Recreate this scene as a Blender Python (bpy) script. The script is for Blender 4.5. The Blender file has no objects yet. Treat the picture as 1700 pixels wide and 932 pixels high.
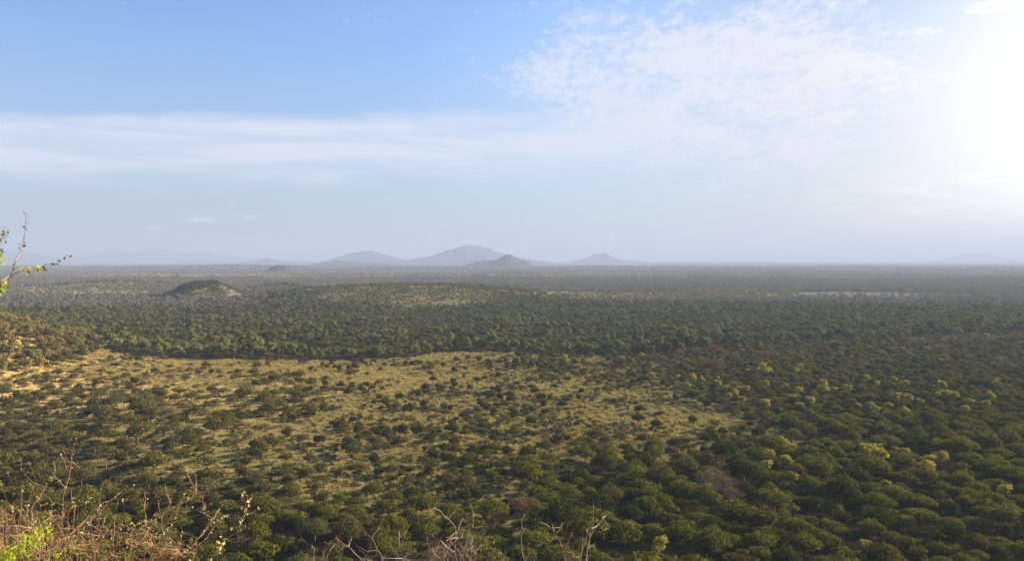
import bpy, math, random
import numpy as np
from mathutils import Vector, Matrix

R = math.radians
random.seed(11)
rng = np.random.default_rng(11)
scene = bpy.context.scene
COL = scene.collection

# ------------------------------------------------------------------ camera
W0, H0, F0 = 1700.0, 932.0, 1309.0
CAM_Z, PITCH = 65.0, R(1.56)
cam_d = bpy.data.cameras.new('camera')
cam = bpy.data.objects.new('camera', cam_d)
COL.objects.link(cam)
cam_d.sensor_width = 36.0
cam_d.lens = 36.0 * F0 / W0
cam_d.clip_start = 0.05
cam_d.clip_end = 200000.0
cam.location = (0, 0, CAM_Z)
cam.rotation_euler = (R(90) - PITCH, 0, 0)
scene.camera = cam

SUN_AZ, SUN_EL = 67.0, 17.5        # degrees to the right of the view axis / above the horizon
SUN_STR, SKY_STR = 5.0, 0.05
EXPOSURE = 2.0
HAZE_DENS, HAZE_G = 1.3e-4, 0.06
HAZE_COL = (0.325, 0.415, 0.615)

sun_d = bpy.data.lights.new('sun', 'SUN')
sun_d.energy = SUN_STR
sun_d.angle = R(0.53)
sun_d.color = (1.0, 0.82, 0.56)
sun = bpy.data.objects.new('sun', sun_d)
COL.objects.link(sun)
sun_dir = Vector((math.sin(R(SUN_AZ)) * math.cos(R(SUN_EL)), math.cos(R(SUN_AZ)) * math.cos(R(SUN_EL)), math.sin(R(SUN_EL))))
sun.rotation_euler = sun_dir.to_track_quat('Z', 'Y').to_euler()
sun.location = (0, 0, 500)

scene.view_settings.view_transform = 'Standard'
scene.view_settings.look = 'None'
scene.view_settings.exposure = EXPOSURE
scene.view_settings.gamma = 1.0
scene.view_settings.use_curve_mapping = False
scene.cycles.max_bounces = 6
scene.cycles.diffuse_bounces = 3
scene.cycles.volume_bounces = 1
scene.cycles.transmission_bounces = 3
scene.cycles.sample_clamp_indirect = 4.0


class NT:
    """short way to write node trees"""
    def __init__(s, tree):
        s.t = tree
        tree.nodes.clear()

    def n(s, typ, **kw):
        nd = s.t.nodes.new(typ)
        for k, v in kw.items():
            setattr(nd, k, v)
        return nd

    def put(s, sock, v):
        if isinstance(v, bpy.types.NodeSocket):
            s.t.links.new(v, sock)
        elif v is not None:
            if hasattr(sock.default_value, '__len__') and not hasattr(v, '__len__'):
                v = [v] * len(sock.default_value)
            if hasattr(v, '__len__') and len(sock.default_value) == 4 and len(v) == 3:
                v = (*v, 1)
            sock.default_value = v

    def m(s, op, a, b=None, c=None, clamp=False):
        nd = s.n('ShaderNodeMath', operation=op, use_clamp=clamp)
        for i, v in enumerate((a, b, c)):
            if v is not None:
                s.put(nd.inputs[i], v)
        return nd.outputs[0]

    def sm(s, v, a, b):                      # smoothstep from a to b
        nd = s.n('ShaderNodeMapRange', interpolation_type='SMOOTHSTEP')
        s.put(nd.inputs[0], v); s.put(nd.inputs[1], a); s.put(nd.inputs[2], b)
        return nd.outputs[0]

    def mix(s, f, a, b, mode='MIX'):
        nd = s.n('ShaderNodeMix', data_type='RGBA', blend_type=mode)
        s.put(nd.inputs[0], f); s.put(nd.inputs[6], a); s.put(nd.inputs[7], b)
        return nd.outputs[2]

    def noise(s, vec, scale, detail=4, rough=0.55, dist=0.0, dim='3D'):
        nd = s.n('ShaderNodeTexNoise', noise_dimensions=dim)
        s.put(nd.inputs['Vector'], vec)
        s.put(nd.inputs['Scale'], scale); s.put(nd.inputs['Detail'], detail)
        s.put(nd.inputs['Roughness'], rough); s.put(nd.inputs['Distortion'], dist)
        return nd.outputs['Fac']

    def scalev(s, vec, xyz):
        nd = s.n('ShaderNodeVectorMath', operation='MULTIPLY')
        s.put(nd.inputs[0], vec); nd.inputs[1].default_value = xyz
        return nd.outputs[0]

    def comb(s, x, y, z=0.0):
        nd = s.n('ShaderNodeCombineXYZ')
        for i, v in enumerate((x, y, z)):
            s.put(nd.inputs[i], v)
        return nd.outputs[0]

    def blob(s, u, v, cu, cv, ru, rv, lo=1.0, hi=0.0):
        a = s.m('POWER', s.m('DIVIDE', s.m('SUBTRACT', u, cu), ru), 2.0)
        b = s.m('POWER', s.m('DIVIDE', s.m('SUBTRACT', v, cv), rv), 2.0)
        return s.sm(s.m('SQRT', s.m('ADD', a, b)), lo, hi)


# ------------------------------------------------------------------ sky
world = bpy.data.worlds.new('World')
scene.world = world
world.use_nodes = True
w = NT(world.node_tree)
sky = w.n('ShaderNodeTexSky', sky_type='NISHITA', sun_disc=False, sun_elevation=R(SUN_EL), sun_rotation=R(SUN_AZ),
          altitude=400.0, air_density=1.0, dust_density=1.6, ozone_density=1.6)
D = w.n('ShaderNodeTexCoord').outputs['Generated']
sp = w.n('ShaderNodeSeparateXYZ'); w.put(sp.inputs[0], D)
dx, dy, dz = sp.outputs
el = w.m('MULTIPLY', w.m('ARCSINE', dz), 57.2958)
az = w.m('MULTIPLY', w.m('ARCTAN2', dx, dy), 57.2958)
zz = w.m('ADD', w.m('MAXIMUM', dz, 0.0), 0.10)
CP = w.comb(w.m('DIVIDE', dx, zz), w.m('DIVIDE', dy, zz), 0.0)
# the cloud sheet: coverage where the photograph has it, broken by noise
n_big = w.noise(CP, 1.6, 6, 0.6, 0.5)
n_fine = w.noise(w.scalev(CP, (1.0, 0.5, 1.0)), 24.0, 8, 0.68, 0.3)
AE = w.comb(az, el, 0)
n_str = w.noise(w.scalev(AE, (0.05, 0.55, 1)), 1.0, 9, 0.66, 0.8)
n_edge = w.noise(w.scalev(AE, (0.14, 0.36, 1)), 1.0, 9, 0.68, 0.9)
tx = w.m('ADD', w.m('MULTIPLY', n_fine, 0.6), w.m('MULTIPLY', n_edge, 0.5))
# mottled sheet, upper centre to right
patch = w.blob(az, el, 13.0, 11.8, 23.0, 11.0, 1.0, 0.2)
q = w.m('ADD', patch, w.m('MULTIPLY', w.m('SUBTRACT', w.m('ADD', w.m('MULTIPLY', tx, 0.8), w.m('MULTIPLY', n_big, 0.35)), 0.61), 4.2))
cl1 = w.m('ADD', w.m('MULTIPLY', w.sm(q, 0.35, 1.15), 0.66), w.m('MULTIPLY', patch, 0.24))
# long streaked band on the left, tongues breaking off its lower edge
elc = w.m('DIVIDE', el, w.m('MAXIMUM', w.m('COSINE', w.m('MULTIPLY', az, 0.0174533)), 0.3))      # the band lies level across the view
elb = w.m('ADD', elc, w.m('ADD', w.m('MULTIPLY', w.m('SUBTRACT', n_str, 0.5), 3.0), w.m('MULTIPLY', w.m('SUBTRACT', n_edge, 0.5), 1.4)))
band = w.m('MULTIPLY', w.sm(elb, 10.7, 9.7), w.sm(elb, 4.4, 8.0))
cl2 = w.m('MULTIPLY', w.m('MULTIPLY', band, w.sm(az, 30.0, 4.0)), w.m('ADD', 0.42, w.m('MULTIPLY', w.sm(n_str, 0.35, 0.62), 0.45)))
tq = w.m('ADD', w.blob(az, el, -7.5, 6.9, 7.0, 1.0, 1.0, 0.0), w.m('MULTIPLY', w.m('SUBTRACT', n_edge, 0.5), 1.6))
tongue = w.m('MULTIPLY', w.sm(tq, 0.35, 0.8), 0.55)
lown = w.noise(w.scalev(AE, (0.35, 1.7, 1)), 1.0, 9, 0.66, 0.6)
low = w.m('MULTIPLY', w.blob(az, el, 32.0, 4.2, 15.0, 2.9, 1.0, 0.2), w.sm(lown, 0.46, 0.54))
pf = w.noise(w.scalev(AE, (1.1, 3.0, 1)), 1.0, 6, 0.66, 0.5)
puffs = None
for (pa, pe, ra, re_) in ((-24.4, 2.1, 0.9, 0.25), (-21.4, 2.7, 1.8, 0.45), (-18.3, 2.9, .8, .25), (4.6, 1.6, .9, .25), (7.0, 1.7, 1.5, .3), (11.2, 1.7, .9, .3), (31.5, 15.3, 3.2, 0.9), (27.0, 14.3, 2.0, 0.6)):
    b = w.sm(w.m('ADD', w.blob(az, el, pa, pe, ra, re_, 1.3, 0.0), w.m('MULTIPLY', w.m('SUBTRACT', pf, 0.5), 2.2)), 0.45, 0.9)
    b = w.m('MULTIPLY', b, w.blob(az, el, pa, pe, ra * 1.5, re_ * 1.6, 1.0, 0.7))
    puffs = b if puffs is None else w.m('MAXIMUM', puffs, b)
cloud = w.m('MAXIMUM', w.m('MAXIMUM', cl1, cl2), w.m('MAXIMUM', w.m('MULTIPLY', low, 0.95), w.m('MAXIMUM', tongue, w.m('MULTIPLY', puffs, 0.7))), clamp=True)
# thin veil thickening towards the horizon and towards the sun
veil = w.m('ADD', w.m('MULTIPLY', w.sm(el, 18.0, 2.0), 0.30), w.m('MULTIPLY', w.sm(az, -4.0, 30.0), 0.30))
veil = w.m('MULTIPLY', veil, w.sm(el, 26.0, 12.0))
cloud = w.m('SUBTRACT', 1.0, w.m('MULTIPLY', w.m('SUBTRACT', 1.0, cloud), w.m('SUBTRACT', 1.0, veil)))
low_k = w.m('ADD', 0.60, w.m('MULTIPLY', w.sm(el, -2.0, 22.0), 0.42))
skyc = w.mix(1.0, sky.outputs[0], (1.15, 1.54, 1.95), 'MULTIPLY')
skyc = w.mix(1.0, skyc, w.comb(w.m('MULTIPLY', low_k, w.m('ADD', 1.0, w.m('MULTIPLY', w.m('MULTIPLY', w.sm(el, 12.0, 0.0), w.sm(az, -12.0, 22.0)), 0.06))), low_k, w.m('MULTIPLY', low_k, w.m('SUBTRACT', 1.0, w.m('MULTIPLY', w.m('MULTIPLY', w.sm(el, 12.0, 0.0), w.sm(az, -12.0, 22.0)), 0.10)))), 'MULTIPLY')
k_r = w.m('SUBTRACT', 1.0, w.m('MULTIPLY', w.sm(az, -4.0, 34.0), 0.40))      # the blue stays clear between the clouds towards the sun
skyc = w.mix(1.0, skyc, w.comb(k_r, w.m('MULTIPLY', k_r, 0.97), k_r), 'MULTIPLY')
cc = w.n('ShaderNodeRGB').outputs[0]; cc.default_value = (5.9, 6.2, 7.0, 1)
cw = w.n('ShaderNodeRGB').outputs[0]; cw.default_value = (7.5, 7.2, 6.9, 1)        # cloud lit by the low sun
ccol = w.mix(w.sm(az, 5.0, 36.0), cc, cw)
col = w.mix(cloud, skyc, ccol)
dt = w.n('ShaderNodeVectorMath', operation='DOT_PRODUCT'); w.put(dt.inputs[0], D)
GA, GE = R(40.5), R(8.5)                 # bright thin cloud lit through by the low sun
dt.inputs[1].default_value = (math.sin(GA) * math.cos(GE), math.cos(GA) * math.cos(GE), math.sin(GE))
ang = w.m('MULTIPLY', w.m('ARCCOSINE', dt.outputs['Value']), 57.2958)
glow = w.m('EXPONENT', w.m('MULTIPLY', w.m('POWER', w.m('DIVIDE', ang, 11.0), 2.0), -1.0))
hot = w.n('ShaderNodeRGB').outputs[0]; hot.default_value = (11.5, 10.8, 9.8, 1)
col = w.mix(glow, col, hot)
col = w.mix(1.0, col, (0.70, 0.70, 0.70), 'MULTIPLY')
bg = w.n('ShaderNodeBackground'); w.put(bg.inputs[0], col); bg.inputs[1].default_value = SKY_STR
wo = w.n('ShaderNodeOutputWorld'); w.t.links.new(bg.outputs[0], wo.inputs[0])


# ------------------------------------------------------------------ pixel <-> ground
cp, spt = math.cos(PITCH), math.sin(PITCH)


def project(X, Y, Z):
    dz_ = Z - CAM_Z
    depth = Y * cp - dz_ * spt
    up = Y * spt + dz_ * cp
    return W0 / 2 + F0 * X / depth, H0 / 2 - F0 * up / depth


def ray(px, py):
    u, v = (px - W0 / 2) / F0, (H0 / 2 - py) / F0
    return u, cp + v * spt, -spt + v * cp


def at(px, py, Y):
    a, b, c = ray(px, py)
    return Vector((a / b * Y, Y, CAM_Z + c / b * Y))


def flat_hit(px, py):
    a, b, c = ray(px, py)
    t = -CAM_Z / c
    return a * t, b * t


# ------------------------------------------------------------------ noise in numpy
def _hash(ix, iy, seed):
    h = (ix.astype(np.int64) * 374761393 + iy.astype(np.int64) * 668265263 + seed * 1442695041) & 0xffffffff
    h = ((h ^ (h >> 13)) * 1274126177) & 0xffffffff
    return ((h ^ (h >> 16)) & 0xffffff) / float(0xffffff)


def vnoise(x, y, seed=0):
    x = np.asarray(x, float); y = np.asarray(y, float)
    ix, iy = np.floor(x), np.floor(y)
    fx, fy = x - ix, y - iy
    fx, fy = fx * fx * (3 - 2 * fx), fy * fy * (3 - 2 * fy)
    a, b = _hash(ix, iy, seed), _hash(ix + 1, iy, seed)
    c, d = _hash(ix, iy + 1, seed), _hash(ix + 1, iy + 1, seed)
    return (a * (1 - fx) + b * fx) * (1 - fy) + (c * (1 - fx) + d * fx) * fy


def fbm(x, y, seed=0, oct=4):
    s, a, t = 0.0, 1.0, 0.0
    for k in range(oct):
        s = s + a * vnoise(x * 2 ** k, y * 2 ** k, seed + k * 17)
        t += a; a *= 0.5
    return s / t


def gauss(X, Y, cx, cy, sx, sy, h, p=1.0):
    q = ((X - cx) / sx) ** 2 + ((Y - cy) / sy) ** 2
    return h * np.exp(-0.5 * q ** p)


def height(X, Y):
    X = np.asarray(X, float); Y = np.asarray(Y, float)
    d = Y + 0.0006 * X * X
    z = np.interp(d, [-900, -60, -5, 0, 3, 6, 20, 50, 80, 105, 125], [110, 72, 64.0, 63.35, 62.6, 61.4, 52, 28.5, 9.5, 1.5, 0.0])
    far = np.clip((d - 60) / 200, 0, 1)
    z = z + far * 2.4 * (fbm(X / 160, Y / 160, 3, 3) - 0.5) + far * np.clip((Y - 600) / 1500, 0, 1) * 10 * (fbm(X / 600, Y / 420, 8, 3) - 0.5)
    z = z + gauss(X, Y, -395, 440, 76, 105, 44, 1.2)          # spur of the escarpment
    z = z + gauss(X, Y, -205, 1290, 170, 170, 17, 1.3)       # wooded rise
    z = z + gauss(X, Y, -60, 1330, 130, 140, 5.5)
    z = z + gauss(X, Y, -510, 1300, 36, 45, 19, 1.7)         # dark knoll
    z = z + gauss(X, Y, -500, 1290, 75, 60, 3)
    z = z + gauss(X, Y, -455, 1560, 40, 60, 13)
    z = z + gauss(X, Y, -880, 1750, 90, 80, 14)
    z = z + gauss(X, Y, -1800, 5200, 420, 260, 22)
    return z


def new_mesh(name, V, Q, mats=(), midx=None, tint=None, smooth=False):
    """mesh from numpy arrays; every face is a quad"""
    V = np.asarray(V, np.float32); Q = np.asarray(Q, np.int32)
    me = bpy.data.meshes.new(name)
    me.vertices.add(len(V)); me.vertices.foreach_set('co', V.ravel())
    me.loops.add(Q.size); me.loops.foreach_set('vertex_index', Q.ravel())
    me.polygons.add(len(Q))
    me.polygons.foreach_set('loop_start', np.arange(0, Q.size, 4, dtype=np.int32))
    me.polygons.foreach_set('loop_total', np.full(len(Q), 4, np.int32))
    for m_ in mats:
        me.materials.append(m_)
    if midx is not None:
        me.polygons.foreach_set('material_index', np.asarray(midx, np.int32))
    me.polygons.foreach_set('use_smooth', np.full(len(Q), bool(smooth)))
    if tint is not None:
        at_ = me.attributes.new('tint', 'FLOAT', 'FACE')
        at_.data.foreach_set('value', np.asarray(tint, np.float32))
    me.update(); me.validate()
    return me


def tag(o, label=None, cat=None, group=None, kind=None):
    if label: o['label'] = label
    if cat: o['category'] = cat
    if group: o['group'] = group
    if kind: o['kind'] = kind
    return o


def link(name, me, parent=None):
    o = bpy.data.objects.new(name, me)
    COL.objects.link(o)
    if parent is not None:
        o.parent = parent
    return o


def empty(name, loc, rz=0.0):
    o = bpy.data.objects.new(name, None)
    o.empty_display_size = 1.0
    COL.objects.link(o)
    o.location = loc; o.rotation_euler = (0, 0, rz)
    return o


# ------------------------------------------------------------------ materials
def material(name):
    m_ = bpy.data.materials.new(name)
    m_.use_nodes = True
    return m_, NT(m_.node_tree)


def finish(t, shader):
    o = t.n('ShaderNodeOutputMaterial'); t.t.links.new(shader, o.inputs[0])


def foliage_mat(name, c_dark, c_mid, c_light, trans=0.28, local=0.35):
    """leaf colour differs from tree to tree and from leaf clump to leaf clump"""
    m_, t = material(name)
    oi = t.n('ShaderNodeObjectInfo')
    at_ = t.n('ShaderNodeAttribute', attribute_type='GEOMETRY', attribute_name='tint')
    loc = t.noise(oi.outputs['Location'], 0.012, 2)
    f = t.m('ADD', t.m('MULTIPLY', oi.outputs['Random'], 0.6), t.m('MULTIPLY', t.sm(loc, 0.36, 0.64), 0.4), clamp=True)
    base = t.mix(f, c_dark, c_mid)
    base = t.mix(t.m('MULTIPLY', at_.outputs['Fac'], local), base, c_light)
    df = t.n('ShaderNodeBsdfDiffuse'); t.put(df.inputs[0], base)
    tr = t.n('ShaderNodeBsdfTranslucent'); t.put(tr.inputs[0], t.mix(1.0, base, (1.0, 1.05, 0.55), 'MULTIPLY'))
    mx = t.n('ShaderNodeMixShader'); mx.inputs[0].default_value = trans
    t.t.links.new(df.outputs[0], mx.inputs[1]); t.t.links.new(tr.outputs[0], mx.inputs[2])
    finish(t, mx.outputs[0])
    return m_


M_ACACIA = foliage_mat('acacia_leaf', (0.024, 0.029, 0.005), (0.072, 0.078, 0.013), (0.200, 0.192, 0.036), 0.30, 0.75)
M_OLIVE = foliage_mat('olive_leaf', (0.054, 0.052, 0.017), (0.098, 0.088, 0.030), (0.18, 0.155, 0.055), 0.30, 0.5)
M_DARK = foliage_mat('dark_leaf', (0.024, 0.032, 0.010), (0.045, 0.052, 0.014), (0.09, 0.095, 0.025), 0.25, 0.5)
M_YELLOW = foliage_mat('yellow_leaf', (0.11, 0.125, 0.025), (0.30, 0.25, 0.045), (0.50, 0.40, 0.11), 0.35, 0.75)
M_FOREST = foliage_mat('forest_leaf', (0.048, 0.062, 0.016), (0.185, 0.190, 0.046), (0.32, 0.31, 0.085), 0.25, 0.5)
M_SCRUB = foliage_mat('scrub_leaf', (0.060, 0.066, 0.022), (0.12, 0.115, 0.042), (0.20, 0.18, 0.07), 0.25, 0.5)
M_PLAIN = foliage_mat('hazy_grey_leaf', (0.12, 0.115, 0.10), (0.18, 0.165, 0.145), (0.23, 0.21, 0.185), 0.2, 0.5)  # leaf paled to soften contrast, distance haze put into the colour
M_FARLEAF = foliage_mat('hazed_far_leaf', (0.090, 0.087, 0.074), (0.155, 0.142, 0.120), (0.21, 0.19, 0.160), 0.2, 0.5)  # greyed leaf for far trees, haze painted into its colour
M_TAN = foliage_mat('tan_leaf', (0.15, 0.120, 0.048), (0.26, 0.195, 0.078), (0.36, 0.27, 0.115), 0.25, 0.5)
M_RUST = foliage_mat('rusty_leaf', (0.13, 0.090, 0.042), (0.21, 0.15, 0.065), (0.28, 0.21, 0.10), 0.25, 0.5)
M_GRASS = foliage_mat('dry_grass', (0.25, 0.20, 0.075), (0.36, 0.29, 0.12), (0.45, 0.37, 0.165), 0.3, 0.5)

m_, t = material('bark')
nf = t.noise(t.n('ShaderNodeTexCoord').outputs['Object'], 6.0, 6)
df = t.n('ShaderNodeBsdfDiffuse'); t.put(df.inputs[0], t.mix(nf, (0.10, 0.075, 0.05), (0.20, 0.16, 0.11))); finish(t, df.outputs[0])
M_BARK = m_
m_, t = material('bare_twigs')
oi = t.n('ShaderNodeAttribute', attribute_type='GEOMETRY', attribute_name='tint')
df = t.n('ShaderNodeBsdfDiffuse'); t.put(df.inputs[0], t.mix(oi.outputs['Fac'], (0.14, 0.11, 0.07), (0.29, 0.235, 0.16))); finish(t, df.outputs[0])
M_BARE = m_
m_, t = material('reddish_twigs')
oi = t.n('ShaderNodeAttribute', attribute_type='GEOMETRY', attribute_name='tint')
df = t.n('ShaderNodeBsdfDiffuse'); t.put(df.inputs[0], t.mix(oi.outputs['Fac'], (0.16, 0.105, 0.06), (0.29, 0.19, 0.11))); finish(t, df.outputs[0])
M_RED = m_

# ground: dry grass, bare earth and green cover by where each grows, plus shade painted beneath trees
m_, t = material('savanna_ground')
P = t.n('ShaderNodeNewGeometry').outputs['Position']
cov = t.n('ShaderNodeAttribute', attribute_type='GEOMETRY', attribute_name='cover')       # r dry, g wooded, b sand
sc = t.n('ShaderNodeSeparateColor'); t.put(sc.inputs[0], cov.outputs['Color'])
dry, wood, sand = sc.outputs
nA = t.noise(P, 0.020, 6, 0.6)
nB = t.noise(P, 0.16, 7, 0.65, 0.3)
nC = t.noise(P, 0.9, 5, 0.7)
grass = t.mix(t.sm(nB, 0.35, 0.68), (0.36, 0.28, 0.100), (0.22, 0.185, 0.060))
gold = t.mix(t.sm(nB, 0.34, 0.62), (0.64, 0.45, 0.165), (0.47, 0.345, 0.125))
base = t.mix(t.sm(t.m('ADD', dry, t.m('MULTIPLY', t.m('SUBTRACT', nA, 0.5), 0.9)), 0.35, 0.85), grass, gold)
base = t.mix(t.m('MULTIPLY', t.sm(nC, 0.50, 0.72), 0.65), base, (0.085, 0.085, 0.032))
shade_below = t.mix(t.sm(nB, 0.4, 0.65), (0.042, 0.038, 0.015), (0.095, 0.075, 0.032))  # ground beneath trees darkened, thicket shade put into the colour
base = t.mix(t.sm(t.m('ADD', wood, t.m('MULTIPLY', t.m('SUBTRACT', nB, 0.5), 0.8)), 0.35, 0.8), base, shade_below)
# far plain: bush cover seen as a fine grain, streaks of darker woodland; tones paled to paint in some haze
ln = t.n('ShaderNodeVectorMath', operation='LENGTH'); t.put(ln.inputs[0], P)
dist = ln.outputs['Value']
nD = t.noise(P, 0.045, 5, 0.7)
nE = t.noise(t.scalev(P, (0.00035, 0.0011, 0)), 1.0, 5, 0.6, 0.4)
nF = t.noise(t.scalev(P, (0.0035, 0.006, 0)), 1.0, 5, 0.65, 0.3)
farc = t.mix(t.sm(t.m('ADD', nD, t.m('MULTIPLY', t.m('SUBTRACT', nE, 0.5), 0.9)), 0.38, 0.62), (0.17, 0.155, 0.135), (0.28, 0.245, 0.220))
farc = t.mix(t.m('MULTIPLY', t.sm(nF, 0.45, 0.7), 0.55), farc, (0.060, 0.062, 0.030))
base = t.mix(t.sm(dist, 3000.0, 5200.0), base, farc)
base = t.mix(t.m('MULTIPLY', sand, t.sm(nB, 0.2, 0.5)), base, (0.40, 0.36, 0.23))
df = t.n('ShaderNodeBsdfDiffuse'); t.put(df.inputs[0], base); df.inputs[1].default_value = 1.0
bp = t.n('ShaderNodeBump'); bp.inputs['Strength'].default_value = 0.9; bp.inputs['Distance'].default_value = 0.5
t.put(bp.inputs['Height'], t.m('ADD', nC, nB)); t.t.links.new(bp.outputs[0], df.inputs['Normal'])
finish(t, df.outputs[0])
M_GROUND = m_

m_, t = material('mountain_bush')
P = t.n('ShaderNodeNewGeometry').outputs['Position']
nA = t.noise(P, 0.012, 7, 0.65); nB = t.noise(P, 0.0028, 4)
base = t.mix(t.sm(nA, 0.38, 0.66), (0.030, 0.038, 0.020), (0.070, 0.065, 0.045))
base = t.mix(t.m('MULTIPLY', t.sm(nB, 0.5, 0.7), 0.5), base, (0.09, 0.08, 0.06))
df = t.n('ShaderNodeBsdfDiffuse'); t.put(df.inputs[0], base); finish(t, df.outputs[0])
M_MOUNT = m_

# ------------------------------------------------------------------ land cover read off the ground
COLS = np.array([0, 100, 200, 300, 400, 500, 600, 700, 800, 900, 1000, 1100, 1200, 1300, 1400, 1500, 1600, 1700], float)
ROWS = np.array([600, 625, 650, 680, 710, 740, 770, 800, 830, 870, 932], float)
TAB = np.array([
    [.5, .2, .15, .08, .05, .05, .08, .15, .25, .45, .6, .85, .85, .85, .85, .85, .85, .85],
    [.3, .12, .2, .18, .12, .1, .2, .3, .38, .5, .65, .85, .9, .9, .9, .9, .9, .9],
    [.5, .65, .65, .6, .55, .45, .35, .3, .3, .35, .55, .8, .9, .95, .95, .95, .95, .95],
    [.8, .75, .75, .75, .7, .6, .45, .33, .38, .33, .42, .6, .85, .95, .95, .95, .95, .95],
    [.85, .8, .75, .75, .7, .55, .45, .42, .38, .28, .2, .12, .2, .85, .95, .95, .95, .95],
    [.9, .85, .75, .75, .6, .5, .42, .42, .42, .4, .35, .25, .35, .85, .95, .95, .95, .95],
    [.9, .9, .75, .65, .45, .38, .42, .45, .5, .6, .85, .9, .95, .95, .95, .95, .95, .95],
    [.95, .95, .85, .75, .6, .45, .42, .35, .5, .85, 1, 1, 1, 1, 1, 1, 1, 1],
    [1, 1, .95, .9, .85, .75, .6, .4, .4, .8, 1, 1, 1, 1, 1, 1, 1, 1],
    [1, 1, 1, 1, 1, .95, .95, .9, .7, .8, 1, 1, 1, 1, 1, 1, 1, 1],
    [1, 1, 1, 1, 1, 1, 1, .95, .8, .8, 1, 1, 1, 1, 1, 1, 1, 1]])
FX = [0, 130, 300, 500, 640, 690, 720, 870, 900, 1000, 1090, 1150, 1300, 1500, 1700]
FY = [610, 592, 597, 598, 597, 594, 587, 587, 592, 592, 590, 582, 572, 560, 552]


def cover(px, py):
    px = np.clip(px, 0, 1700)
    ci = np.clip(px / 100.0, 0, 16.9999); c0 = ci.astype(int); cf = ci - c0
    ri = np.interp(py, ROWS, np.arange(len(ROWS))); r0 = np.clip(ri.astype(int), 0, len(ROWS) - 2); rf = ri - r0
    v = (TAB[r0, c0] * (1 - cf) + TAB[r0, c0 + 1] * cf) * (1 - rf) + (TAB[r0 + 1, c0] * (1 - cf) + TAB[r0 + 1, c0 + 1] * cf) * rf
    return v


def ell(px, py, cx, cy, rx, ry):
    return np.clip(1.6 - 1.6 * np.sqrt(((px - cx) / rx) ** 2 + ((py - cy) / ry) ** 2) + 0.4, 0, 1)


def landcover(X, Y):
    """dry grass, tree cover, forest, sand: all 0..1, by where the place has them"""
    Ys = np.maximum(Y, 20.0)
    px, py = project(X, Ys, 0.0)
    wob = (fbm(X / 60, Y / 60, 21, 3) - 0.5)
    c = cover(px + wob * 60, py + wob * 14)
    c = np.clip(c + 0.08 * np.clip((620 - px) / 200, 0, 1) * np.clip((py - 635) / 20, 0, 1), 0, 1)
    fy = np.interp(px, FX, FY) + wob * 6
    forest = np.clip((fy - py) / 2.5, 0, 1) * np.clip((py - 497) / 6, 0, 1)
    c = np.where(py < fy, 0.97, c)
    rise = ell(px, py, 680, 499, 170, 17)
    c = np.where(py < 560, c * (1 - 0.27 * rise), c)
    forest = forest * (1 - rise)
    beyond = py < 500
    pat = fbm(X / 260, Y / 160, 31, 4)
    c = np.where(beyond & (rise < 0.05), np.clip((pat - 0.30) * 4, 0.25, 1.0), c)
    # forest glades
    gl = np.clip((fbm(X / 70, Y / 34, 44, 3) - 0.585) * 9, 0, 1) * (py < 580) * (px < 1250)
    c = c * (1 - 0.75 * gl)
    sand = np.maximum(ell(px, py, 1400, 489.5, 175, 3.6), ell(px, py, 905, 491.5, 95, 0.9))
    sand = np.maximum(sand, ell(px, py, 392, 499, 14, 3))
    sand = np.maximum(sand, ell(px, py, 1500, 477.5, 90, 0.8) * 0.6)
    c = c * (1 - sand)
    dry = np.clip(ell(px, py, 330, 625, 420, 40) + 0.55 * ell(px, py, 60, 640, 160, 60) + 0.5 * ell(px, py, 300, 700, 500, 90), 0, 1)
    dry = np.maximum(dry, 0.25 * rise)
    spur = gauss(X, Y, -395, 440, 76, 105, 1.0, 1.2)
    return dry, c, forest, sand, spur, px, py


# ------------------------------------------------------------------ the ground, one sheet to the horizon
rr = np.concatenate([np.linspace(0.5, 12, 14), np.geomspace(14, 150, 40), np.geomspace(156, 2600, 210), np.geomspace(2680, 62000, 90)])
aa = np.concatenate([np.arange(-180, -42, 3.0), np.arange(-42, 42.01, 0.3), np.arange(45, 180, 3.0)])
A_, R_ = np.meshgrid(np.radians(aa), rr)
GX, GY = np.sin(A_) * R_, np.cos(A_) * R_
GZ = height(GX, GY)
na, nr = len(aa), len(rr)
V = np.stack([GX.ravel(), GY.ravel(), GZ.ravel()], 1)
ii, jj = np.meshgrid(np.arange(nr - 1), np.arange(na), indexing='ij')
j2 = (jj + 1) % na
Q = np.stack([ii * na + jj, (ii + 1) * na + jj, (ii + 1) * na + j2, ii * na + j2], -1).reshape(-1, 4)[:, ::-1]
# close the middle
V = np.vstack([V, [[0, 0, 63.35]]])
cen = len(V) - 1
fan = np.array([[k, cen, cen, (k + 1) % na] for k in range(na)])
me = new_mesh('ground', V, Q, (M_GROUND,), smooth=True)
dry_, cov_, for_, sand_, spur_, _, _ = landcover(V[:, 0], V[:, 1])
front = V[:, 1] > 60
ca = me.color_attributes.new('cover', 'FLOAT_COLOR', 'POINT')
cc_ = np.ones((len(V), 4), np.float32)
cc_[:, 0] = np.where(front, np.maximum(dry_, spur_ * 1.3), 0.3)
cc_[:, 1] = np.where(front, np.clip(np.maximum(for_, (cov_ - 0.55) * 1.8) * (1 - spur_ * 0.8), 0, 1), 0.3)
cc_[:, 2] = np.where(front, sand_, 0)
ca.data.foreach_set('color', cc_.ravel())
g_ob = link('ground', me)
tag(g_ob, 'dry grass and bush plain reaching from the escarpment to the horizon', kind='structure')


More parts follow.
